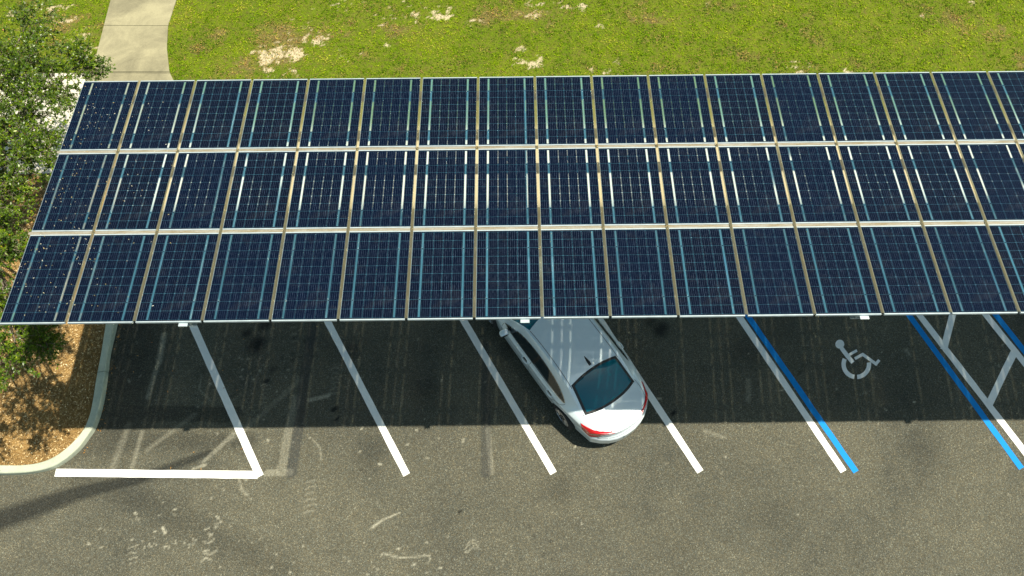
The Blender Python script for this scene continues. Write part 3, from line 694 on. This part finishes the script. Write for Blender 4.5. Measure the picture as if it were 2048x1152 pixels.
tag(quads('fallen_leaves', C, a*rng.uniform(.015, .035, n)[:, None], b*.010, rng.uniform(0, .55, n), MAT['litter']), 'orange fallen leaves gathered on the asphalt along the kerb', 'leaf litter', kind='stuff')

# ------------------------------------------------------------------ tree
def tree():
    root = empty('oak_tree', (-12.1, 8.9, .1)); tag(root, 'bushy small-leaved green oak tree overhanging the left end of the panels', 'tree')
    W0 = Vector(root.location)
    lob = []   # world centre, radius, leaves
    for (px, py, z, r, q) in [(-120, 60, 4.6, 1.4, 1.2), (-10, 150, 4.6, 1.2, 1.7), (60, 110, 4.4, .85, 1.3), (120, 165, 4.2, .65, 1.1), (60, 240, 4.7, .9, 1.5), (172, 112, 4.1, .42, .65), (185, 128, 4.1, .34, .5), (60, 40, 4.3, .7, .6),
                              (30, 330, 4.8, .75, 1.4), (-30, 420, 4.9, .8, 1.2), (5, 385, 4.8, .6, 1.2), (25, 275, 4.8, .7, 1.3), (95, 300, 4.8, .38, .8), (-15, 520, 4.8, .65, 1.1), (30, 500, 4.9, .35, .7), (-30, 660, 4.6, .8, 1.0), (30, 685, 4.3, .50, .8), (78, 665, 4.2, .42, .7), (5, 735, 4.2, .50, .6), (95, 690, 4.1, .28, .4), (-140, 770, 4.3, .7, .9), (-60, 590, 4.8, .7, .9)]:
        g = G(px, py, z); lob.append((Vector((g.x, g.y, z)), r, q))
    for (x_, y_, z, r, q) in [(-10.9, 8.4, 7.6, 1.5, 1.3), (-11.8, 10.4, 7.4, 1.6, 1.2), (-12.6, 8.2, 8.6, 1.7, 1.2), (-11.2, 12.0, 6.2, 1.6, 1.2), (-13.6, 10.2, 7.0, 1.8, 1.0), (-12.0, 6.6, 6.6, 1.5, 1.2), (-14.0, 7.5, 6.4, 1.6, 1.0), (-10.6, 6.4, 6.3, 1.0, 1.), (-10.6, 10.2, 6.5, 1.1, 1.1), (-13.2, 12.6, 5.6, 1.6, 1.0)]:
        lob.append((Vector((x_, y_, z)), r, q))
    # trunk
    bm = bmesh.new(); top = Vector((-11.9, 8.9, 3.0)); tube(bm, [W0+Vector((0, 0, -.2)), W0+Vector((.02, 0, .3)), W0+Vector((.08, .02, 1.3)), top], [.26, .19, .16, .13], 12)
    branches = []; leafC = []; leafN = []
    limb_pts = []
    for c, r, q in lob:
        a_ = top-Vector((0, 0, random.uniform(0, .9))); mid = a_.lerp(c, .5)+Vector((random.uniform(-.3, .3), random.uniform(-.3, .3), random.uniform(.1, .5)))
        m1 = a_.lerp(mid, .5)+Vector((0, 0, .12)); limb = [a_, m1, mid, mid.lerp(c, .6), c]; tube(bm, limb, [.06, .045, .03, .018, .008], 7); limb_pts.append((c, r, q, mid))
    t1 = obj('trunk', bm, MAT['bark'], root, True); t1.location = -W0
    bmt = bmesh.new()
    CC, AA, BB, TT = [], [], [], []
    for c, r, q, mid in limb_pts:
        ns = int(34*r*r*q)+10
        for k in range(ns):
            d = Vector((random.gauss(0, 1), random.gauss(0, 1), random.gauss(0, .75))).normalized()
            e = c+d*r*random.uniform(.55, 1.08); s = c.lerp(mid, random.uniform(0, .25))+d*r*.1
            md = s.lerp(e, .55)+Vector((random.gauss(0, .06), random.gauss(0, .06), .07))*r
            tube(bmt, [s, md, e], [.006, .004, .002], 4, False)
            # side twigs with leaves
            nt = random.randint(7, 11)
            for j in range(nt):
                f = .25+.75*j/nt; p = s.lerp(md, f*2) if f < .5 else md.lerp(e, (f-.5)*2)
                tw = (d+Vector((random.gauss(0, .8), random.gauss(0, .8), random.gauss(0, .6)))).normalized()*random.uniform(.10, .26)
                tube(bmt, [p, p+tw*.5+Vector((0, 0, .01)), p+tw], [.0025, .002, .001], 3, False)
                cl = random.random()
                for l in range(random.randint(12, 18)):
                    g_ = random.uniform(.15, 1.05); pos = p+tw*g_; ld = (tw.normalized()*.6+Vector((random.gauss(0, .7), random.gauss(0, .7), random.gauss(0, .5)))).normalized()
                    L = random.uniform(.016, .034); pos = pos+ld*L
                    up = Vector((random.gauss(0, .55), random.gauss(0, .55), 1)); sd = ld.cross(up).normalized()
                    CC.append(pos); AA.append(ld*L); BB.append(sd*L*random.uniform(.38, .55)); TT.append(min(1, max(0, .12+cl*.5+random.gauss(0, .15)+(.55 if random.random() < .002 else 0))) if random.random() > .0015 else 1.0)
    w = obj('twigs', bmt, MAT['twig'], root); w.location = -W0
    C_ = np.array([tuple(x) for x in CC]); o = quads('crown', C_, np.array([tuple(x) for x in AA]), np.array([tuple(x) for x in BB]), np.array(TT), MAT['leaf']); o.parent = root; o.location = -W0
    print('leaves', len(CC))
tree()

# ------------------------------------------------------------------ car
def pchip(xs, ys, x):
    n = len(xs); x = min(max(x, xs[0]), xs[-1]); i = max(j for j in range(n) if xs[j] <= x); i = min(i, n-2)
    def sl(k): return (ys[k+1]-ys[k])/(xs[k+1]-xs[k])
    def dd(k):
        if k == 0: return sl(0)
        if k == n-1: return sl(n-2)
        a, b = sl(k-1), sl(k); return 0 if a*b <= 0 else 2*a*b/(a+b)
    h = xs[i+1]-xs[i]; t_ = (x-xs[i])/h; d0, d1 = dd(i), dd(i+1)
    return (2*t_**3-3*t_**2+1)*ys[i]+(t_**3-2*t_**2+t_)*h*d0+(-2*t_**3+3*t_**2)*ys[i+1]+(t_**3-t_**2)*h*d1
#        s     W    zs    Fw   Fz    Gw   Gz    Hw   Hz    Jz
TB = [(0.00, .77, .885, .665, .955, .60, .968, .50, .980, .992),
      (0.30, .845, .895, .72, .972, .655, .985, .56, 1.000, 1.020),
      (0.62, .895, .900, .765, .982, .705, 1.000, .63, 1.022, 1.050),
      (0.80, .915, .900, .800, .975, .705, 1.045, .645, 1.080, 1.120),
      (1.00, .930, .900, .835, .965, .695, 1.130, .640, 1.165, 1.210),
      (1.30, .942, .895, .865, .955, .685, 1.255, .625, 1.290, 1.335),
      (1.55, .947, .890, .875, .950, .680, 1.325, .610, 1.362, 1.400),
      (2.00, .950, .880, .880, .940, .680, 1.368, .605, 1.405, 1.442),
      (2.50, .950, .875, .880, .930, .682, 1.370, .605, 1.408, 1.450),
      (2.90, .948, .870, .878, .925, .690, 1.325, .618, 1.368, 1.420),
      (3.20, .944, .865, .870, .920, .718, 1.200, .660, 1.240, 1.305),
      (3.50, .940, .860, .855, .915, .765, 1.035, .720, 1.068, 1.140),
      (3.80, .930, .850, .830, .905, .765, .940, .710, .955, 1.000),
      (4.20, .900, .820, .770, .870, .690, .890, .610, .905, .935),
      (4.60, .835, .740, .670, .790, .600, .805, .510, .820, .845),
      (4.92, .730, .630, .570, .675, .510, .690, .430, .705, .725)]
SS = [r[0] for r in TB]; CLEN = 4.92
def section(s):
    W, zs, Fw, Fz, Gw, Gz, Hw, Hz, Jz = [pchip(SS, [r[k] for r in TB], s) for k in range(1, 10)]
    crease = .012
    return [(0, .20), (W*.80, .20), (W*.94, .225), (W*.985, .33), (W*.995, .48), (W*1.0, .62), (W*.992, .74), (W*.985+crease*.3, zs-.05), (W*.955, zs), (Fw, Fz), (Gw, Gz), (Hw, Hz), (Hw*.55, Hz+(Jz-Hz)*.66), (0, Jz)]
def bez(P, n_sub):
    """Catmull-Rom across the section, straight over the side glass"""
    out = []; m = len(P)
    for i in range(m-1):
        p0, p1, p2, p3 = P[max(i-1, 0)], P[i], P[i+1], P[min(i+2, m-1)]
        if i+2 > m-1: p3 = (-P[m-2][0], P[m-2][1])
        for k in range(n_sub):
            u = k/n_sub
            if i in (0,): out.append((p1[0]+(p2[0]-p1[0])*u, p1[1]+(p2[1]-p1[1])*u)); continue
            if i == 1: p0 = p1
            tn = .5 if i not in (9,) else .30
            f = []
            for c in (0, 1):
                m1 = (p2[c]-p0[c])*tn; m2 = (p3[c]-p1[c])*tn
                f.append((2*u**3-3*u**2+1)*p1[c]+(u**3-2*u**2+u)*m1+(-2*u**3+3*u**2)*p2[c]+(u**3-u**2)*m2)
            out.append(tuple(f))
    out.append(P[-1]); return out
def smooth01(x): x = min(1, max(0, x)); return x*x*(3-2*x)
def carpoint(s, y, z):
    Wl = .80; q = min(1.25, abs(y)/Wl)
    x = s
    fr = 1-smooth01(s/1.7); x += .40*q**2.5*fr                       # tail bow
    ff = 1-smooth01((CLEN-s)/1.9); x -= .52*q**2.3*ff                # nose bow
    tuck = smooth01((z-.60)/.16)*.075+smooth01((.36-z)/.16)*.07
    x += tuck*(1-smooth01(s/.35))
    x -= (smooth01((z-.5)/.25)*.10+smooth01((.36-z)/.16)*.06)*(1-smooth01((CLEN-s)/.4))
    return Vector((x, y, z))
def car_body_bm():
    NS, SUB = 110, 5; st = [CLEN*(.5-.5*math.cos(PI*k/NS))*1.0 for k in range(NS+1)]
    bm = bmesh.new(); grid = []
    for s in st:
        half = bez(section(s), SUB); full = half+[(-y, z) for y, z in half[-2:0:-1]]
        grid.append([bm.verts.new(carpoint(s, y, z)) for y, z in full])
    m = len(grid[0])
    for a, b in zip(grid, grid[1:]):
        for k in range(m): bm.faces.new((a[k], a[(k+1) % m], b[(k+1) % m], b[k]))
    # end caps: rows joining left and right, bowed like the ends
    for ring, s in ((grid[0], 0), (grid[-1], CLEN)):
        hn = (m)//2; NY = 2*SUB; prev = ring[SUB:0:-1]+[ring[0]]+[ring[m-k] for k in range(1, SUB+1)]
        for i in range(SUB+1, hn):
            L_, R_ = ring[i], ring[m-i]; row = [L_]
            for k in range(1, NY):
                y = L_.co.y+(R_.co.y-L_.co.y)*k/NY; row.append(bm.verts.new(carpoint(s, y, L_.co.z)))
            row.append(R_)
            for k in range(NY): bm.faces.new((prev[k], prev[k+1], row[k+1], row[k]))
            prev = row
        for k in range(NY): bm.faces.new((prev[k], prev[k+1], ring[hn]))
    bmesh.ops.recalc_face_normals(bm, faces=bm.faces); return bm
AXR, AXF, WR = 1.13, 4.02, .335
def build_car():
    ang = rad(56.0); rear = G(1259, 867, .5); lft = Vector((-math.sin(ang), -math.cos(ang)))
    loc = rear+lft*.005
    root = empty('parked_car', (loc.x, loc.y, 0), PI-ang)   # +x forward, +y left
    tag(root, 'white four-door sedan parked nose-in under the canopy edge, red tail lights showing', 'car')
    bm = car_body_bm(); me = bpy.data.meshes.new('tmp'); bm.to_mesh(me); bvh = BVHTree.FromBMesh(bm); bm.free()
    me.materials.append(MAT['paint']); me.materials.append(MAT['under'])
    b = bpy.data.objects.new('tmp_body', me); col.objects.link(b); cut = []
    for ax in (AXR, AXF):
        for s in (-1, 1):
            c = bmesh.new(); lathe(c, [(.365, -.16), (.365, .25)], 48, 'Y', (ax, s*.86-(.0), WR+.01))
            mc = bpy.data.meshes.new('c'); bmesh.ops.recalc_face_normals(c, faces=c.faces); c.to_mesh(mc); c.free(); mc.materials.append(MAT['paint']); mc.materials.append(MAT['under'])
            for p in mc.polygons: p.material_index = 1
            co = bpy.data.objects.new('c', mc); col.objects.link(co); cut.append(co)
            md = b.modifiers.new('b', 'BOOLEAN'); md.operation = 'DIFFERENCE'; md.solver = 'EXACT'; md.object = co
    dg = bpy.context.evaluated_depsgraph_get(); nm = bpy.data.meshes.new_from_object(b.evaluated_get(dg))
    nm.name = 'body'; bpy.data.objects.remove(b)
    for c in cut: bpy.data.objects.remove(c)
    if len(nm.materials) == 0: nm.materials.append(MAT['paint']); nm.materials.append(MAT['under'])
    for p in nm.polygons: p.use_smooth = True
    try: nm.set_sharp_from_angle(angle=rad(38))
    except Exception: pass
    body = bpy.data.objects.new('body', nm); col.objects.link(body); body.parent = root
    # wheel arch lips follow; draped pieces ------------------------------------------------
    def drape(name, poly, d, mat, parent=body, eps=.004, cell=.03, th=.006, smooth=True):
        """lay a piece with outline poly (3-D points near the skin) on the skin, pressed along d"""
        d = Vector(d).normalized(); q = d.to_track_quat('Z', 'Y'); qi = q.inverted()
        P2 = [qi@Vector(p) for p in poly]; bm = bmesh.new()
        zc = min(p.z for p in P2)-1.0
        f = bm.faces.new([bm.verts.new((p.x, p.y, zc)) for p in P2])
        for axis in (0, 1):
            lo = min(p[axis] for p in P2); hi = max(p[axis] for p in P2); k = lo+cell*.5
            while k < hi:
                co = [0, 0, 0]; co[axis] = k; no = [0, 0, 0]; no[axis] = 1
                bmesh.ops.bisect_plane(bm, geom=bm.verts[:]+bm.edges[:]+bm.faces[:], plane_co=co, plane_no=no); k += cell
        bmesh.ops.triangulate(bm, faces=[f for f in bm.faces if len(f.verts) > 4])
        bad = []
        for v in bm.verts:
            o_ = q@v.co; h = bvh.ray_cast(o_, d)
            if h[0] is None:
                near = bvh.find_nearest(q@(v.co+Vector((0, 0, 1.0)))); h = near
            nn = h[1] if h[1].dot(d) < 0 else -h[1]
            v.co = h[0]+nn*eps; 
        if th:
            # skirt downward so that it is a real shell
            be = [e for e in bm.edges if e.is_boundary]; r = bmesh.ops.extrude_edge_only(bm, edges=be)
            for v in [g for g in r['geom'] if isinstance(g, bmesh.types.BMVert)]: 
                hh = bvh.find_nearest(v.co); v.co = hh[0]-(v.co-hh[0]).normalized()*.003
        return obj(name, bm, mat, parent, smooth)
    def line(name, pts, w, d, mat, parent=body, eps=.0025, **k):
        P3 = [Vector(p) for p in pts]; dd = Vector(d).normalized(); l, r = [], []
        # densify
        Q = [P3[0]]
        for a_, b_ in zip(P3, P3[1:]):
            n_ = max(1, int((b_-a_).length/.06))
            for i in range(1, n_+1): Q.append(a_.lerp(b_, i/n_))
        for i, p in enumerate(Q):
            t_ = (Q[min(i+1, len(Q)-1)]-Q[max(i-1, 0)]).normalized(); nn = t_.cross(dd).normalized()
            l.append(p+nn*w/2); r.append(p-nn*w/2)
        bm = bmesh.new(); vs = []
        for a_, b_ in zip(l, r):
            pr = []
            for p in (a_, b_):
                h = bvh.ray_cast(p-dd*.6, dd)
                if h[0] is None: h = bvh.find_nearest(p)
                nn = h[1] if h[1].dot(dd) < 0 else -h[1]
                pr.append(bm.verts.new(h[0]+nn*eps))
            vs.append(pr)
        for a_, b_ in zip(vs, vs[1:]): bm.faces.new((a_[0], a_[1], b_[1], b_[0]))
        return obj(name, bm, mat, parent, True)
    def smoothpoly(pts, n=6, closed=False):
        out = []; m = len(pts)
        for i in range(m-1):
            p0, p1, p2, p3 = [Vector(pts[j]) for j in (max(i-1, 0), i, i+1, min(i+2, m-1))]
            for k in range(n):
                u = k/n; out.append(.5*((2*p1)+(p2-p0)*u+(2*p0-5*p1+4*p2-p3)*u*u+(3*p1-p0-3*p2+p3)*u**3))
        out.append(Vector(pts[-1])); return out
    dn = (0, 0, -1)
    # rear glass with black border
    top = smoothpoly([(1.385, .575, 1.3), (1.43, .3, 1.3), (1.445, 0, 1.3), (1.43, -.3, 1.3), (1.385, -.575, 1.3)], 5)
    bot = smoothpoly([(.765, -.645, 1.), (.69, -.42, 1.), (.655, -.2, 1.), (.645, 0, 1.), (.655, .2, 1.), (.69, .42, 1.), (.765, .645, 1.)], 4)
    rg = drape('rear_window', top+bot, dn, MAT['black'], root, eps=.003)
    cx, cy = 1.05, 0
    def shrink(pts, fx, fy): return [Vector((cx+(p.x-cx)*fx, p.y*fy, p.z)) for p in pts]
    drape('glass', shrink(top+bot, .88, .91), dn, MAT['rglass'], rg, eps=.006)
    # windshield
    top = smoothpoly([(2.86, -.60, 1.3), (2.95, -.3, 1.3), (2.98, 0, 1.3), (2.95, .3, 1.3), (2.86, .60, 1.3)], 5)
    bot = smoothpoly([(3.50, .745, 1.), (3.66, .45, 1.), (3.74, 0, 1.), (3.66, -.45, 1.), (3.50, -.745, 1.)], 5)
    drape('windshield', top+bot, dn, MAT['rglass'], root, eps=.003)
    # side windows
    for s in (1, -1):
        up = smoothpoly([(3.44, s*.9, .950), (3.20, s*.9, 1.10), (2.92, s*.9, 1.245), (2.6, s*.9, 1.318), (2.2, s*.9, 1.335), (1.85, s*.9, 1.305), (1.55, s*.9, 1.225), (1.33, s*.9, 1.10), (1.22, s*.9, 1.00)], 4)
        lo = smoothpoly([(1.24, s*.9, .985), (1.7, s*.9, .972), (2.4, s*.9, .962), (3.3, s*.9, .942)], 4)
        d = (0, -s, -.35)
        w = drape('side_window', up+lo, d, MAT['glass'], root, eps=.003, cell=.04)
        line('chrome_trim', up, .016, d, MAT['chrome'], w, .006); line('chrome_trim', lo, .016, d, MAT['chrome'], w, .006)
        line('pillar', [(2.34, s*.9, .965), (2.28, s*.9, 1.32)], .07, d, MAT['black'], w, .005)
        line('pillar', [(1.42, s*.9, .98), (1.40, s*.9, 1.13)], .03, d, MAT['black'], w, .005)
        # seams: doors, roof ditch, boot lid, bumper
        dd = (0, -s, -.15)
        sm = MAT['seam']
        line('door_gap', smoothpoly([(3.46, s, .93), (3.44, s, .6), (3.40, s, .32)]), .008, dd, sm)
        line('door_gap', smoothpoly([(2.38, s, .96), (2.37, s, .6), (2.36, s, .32)]), .008, dd, sm)
        line('door_gap', smoothpoly([(1.20, s, .99), (1.26, s, .90), (1.42, s, .80), (1.52, s, .62), (1.54, s, .42)]), .008, dd, sm)
        line('sill_gap', [(3.40, s, .30), (1.54, s, .30)], .010, dd, MAT['black'])
        line('roof_ditch', smoothpoly([(1.33, s*.60, 1.3), (1.8, s*.588, 1.4), (2.4, s*.585, 1.4), (2.84, s*.60, 1.4)]), .011, dn, sm)
        line('boot_gap', smoothpoly([(.80, s*.675, 1.), (.62, s*.685, 1.), (.45, s*.66, 1.), (.33, s*.60, 1.), (.245, s*.46, .97)]), .008, dn, sm)
        line('bonnet_gap', smoothpoly([(3.52, s*.775, 1.), (3.9, s*.74, .95), (4.3, s*.66, .9), (4.55, s*.55, .85)]), .008, dn, sm)
        # tail light: outer lens and the clear strip under it
        dt = (.62, -s*.30, -.62)
        tl = drape('taillight', smoothpoly([(.70, s*.80, .91), (.52, s*.735, .945), (.385, s*.61, .945), (.29, s*.46, .935), (.235, s*.31, .91)], 4)+smoothpoly([(.205, s*.30, .85), (.24, s*.50, .78), (.31, s*.68, .72), (.40, s*.79, .72), (.54, s*.85, .81)], 4), dt, MAT['red'], root, eps=.008, cell=.02)
        drape('clear_lens', smoothpoly([(.20, s*.31, .83), (.25, s*.52, .765), (.30, s*.64, .73)], 4)+smoothpoly([(.30, s*.66, .70), (.24, s*.52, .725), (.19, s*.32, .80)], 4), dt, MAT['clear'], tl, eps=.011, cell=.02)
        line('bumper_gap', smoothpoly([(.62, s*.88, .80), (.78, s*.90, .70), (.82, s*.92, .58)]), .007, dd, sm)
        # headlight
        drape('headlight', smoothpoly([(4.05, s*.86, .80), (4.3, s*.78, .80), (4.55, s*.60, .76), (4.62, s*.45, .73)], 4)+smoothpoly([(4.68, s*.47, .66), (4.58, s*.65, .64), (4.4, s*.80, .66), (4.2, s*.88, .72)], 4), (-.7, -s*.4, -.5), MAT['clear'], root, eps=.006, cell=.03)
        # handles
        for hx in (2.53, 1.62):
            bm = bmesh.new(); tube(bm, [(hx-.10, s*.935, .815), (hx-.08, s*.975, .82), (hx, s*.985, .822), (hx+.08, s*.975, .822), (hx+.10, s*.935, .82)], [.010, .013, .014, .013, .010], 8)
            obj('door_handle', bm, MAT['paint'], root, True)
            drape('handle_recess', [(hx-.07, s, .80), (hx+.07, s, .80), (hx+.06, s, .85), (hx-.06, s, .85)], (0, -s, 0), MAT['seam'], body, eps=.002, cell=.02, th=0)
        # mirror
        mr = bmesh.new(); vs = box(mr, (0, 0, 0), (.12, .19, .12)); bmesh.ops.subdivide_edges(mr, edges=mr.edges[:], cuts=4, use_grid_fill=True)
        for v in mr.verts:
            c = v.co; n_ = Vector((c.x/.065, c.y/.105, c.z/.065)); L_ = (abs(n_.x)**3.2+abs(n_.y)**3.2+abs(n_.z)**3.2)**(1/3.2)
            f_ = 1/max(L_, .001); v.co = Vector((c.x*f_*(1 if c.x < 0 else 1.25), c.y*f_, c.z*f_*(1-.25*(c.y*s/.105))))
        o = obj('side_mirror', mr, MAT['paint'], root, True); o.location = (3.24, s*1.0, .975); o.rotation_euler = (0, 0, -s*.20)
        g = bmesh.new(); lathe(g, [(.001, -.002), (.075, -.002), (.078, .002), (.001, .003)], 20, 'Z')
        for v in g.verts: v.co = Vector((v.co.z, v.co.x*1.15, v.co.y*.62))
        mg = obj('mirror_glass', g, MAT['chrome'], o); mg.location = (-.067, 0, 0)
        a = bmesh.new(); box(a, (3.27, s*.925, .955), (.07, .10, .035), bevel=.008); obj('mirror_arm', a, MAT['black'], root, True)
    line('boot_gap', smoothpoly([(.235, .46, .95), (.19, .25, .95), (.18, 0, .95), (.19, -.25, .95), (.235, -.46, .95)]), .009, (.6, 0, -.8), MAT['seam'])
    line('boot_lip', smoothpoly([(.215, .62, .95), (.15, .3, .95), (.13, 0, .95), (.15, -.3, .95), (.215, -.62, .95)]), .03, (.2, 0, -.95), MAT['paint'], eps=.012)
    line('bumper_gap', smoothpoly([(.2, .66, .70), (.09, .3, .68), (.07, 0, .68), (.09, -.3, .68), (.2, -.66, .70)]), .008, (.9, 0, -.3), MAT['seam'])
    drape('licence_plate', [(.1, .16, .50), (.1, -.16, .50), (.1, -.16, .64), (.1, .16, .64)], (1, 0, 0), MAT['beam'], root, eps=.008, cell=.05)
    drape('grille', [(4.9, .48, .60), (4.9, -.48, .60), (4.9, -.40, .34), (4.9, .40, .34)], (-1, 0, 0), MAT['black'], root, eps=.006, cell=.05)
    # aerial fin
    bm = bmesh.new(); prof = [(-.10, 0), (-.075, .030), (-.045, .044), (.02, .030), (.11, .004), (.13, -.004)]
    for sgn in (1,):
        rows_ = []
        for (px_, pz) in prof:
            wv = .034*(1-max(0, (px_+.02)/.16)**1.5) if px_ > -.02 else .034
            rows_.append([bm.verts.new((px_, wv, -.012)), bm.verts.new((px_, wv*.75, pz*.6)), bm.verts.new((px_, 0, pz)), bm.verts.new((px_, -wv*.75, pz*.6)), bm.verts.new((px_, -wv, -.012))])
        for a_, b_ in zip(rows_, rows_[1:]):
            for k in range(4): bm.faces.new((a_[k], a_[k+1], b_[k+1], b_[k]))
        bm.faces.new(rows_[0]); bm.faces.new(rows_[-1][::-1])
    h = bvh.ray_cast(Vector((1.60, 0, 3)), Vector((0, 0, -1)))
    o = obj('aerial_fin', bm, MAT['black'], root, True); o.location = h[0]+Vector((0, 0, .004)); o.rotation_euler = (0, rad(-7), 0)
    # wheels
    for ax in (AXR, AXF):
        for s in (1, -1):
            w = empty('wheel', (ax, s*.835, WR)); w.parent = root
            bm = bmesh.new(); lathe(bm, [(.215, -.10), (.27, -.112), (.318, -.105), (.333, -.085), (.335, 0), (.333, .085), (.318, .105), (.27, .112), (.215, .10)], 40, 'Y'); obj('tyre', bm, MAT['rubber'], w, True)
            bm = bmesh.new(); lathe(bm, [(.235, -.10*s), (.235, .108*s), (.222, .112*s), (.212, .08*s), (.20, .02*s), (.05, .02*s), (.02, .03*s)], 40, 'Y')
            for k in range(10):
                a_ = 2*PI*k/10+.1; c_, s_ = math.cos(a_), math.sin(a_); p0 = Vector((c_*.04, .075*s, s_*.04)); p1 = Vector((c_*.215, .098*s, s_*.215)); tube(bm, [p0, p0.lerp(p1, .5)+Vector((0, .012*s, 0)), p1], [.018, .014, .017], 6)
            lathe(bm, [(.055, .06*s), (.055, .09*s), (.035, .10*s), (.005, .103*s)], 20, 'Y'); obj('rim', bm, MAT['alloy'], w)
            bm = bmesh.new(); lathe(bm, [(.15, -.03), (.15, -.01)], 24, 'Y', (0, .0, 0)); obj('brake_disc', bm, MAT['steel'], w)
    return root
build_car()
bpy.context.view_layer.update()
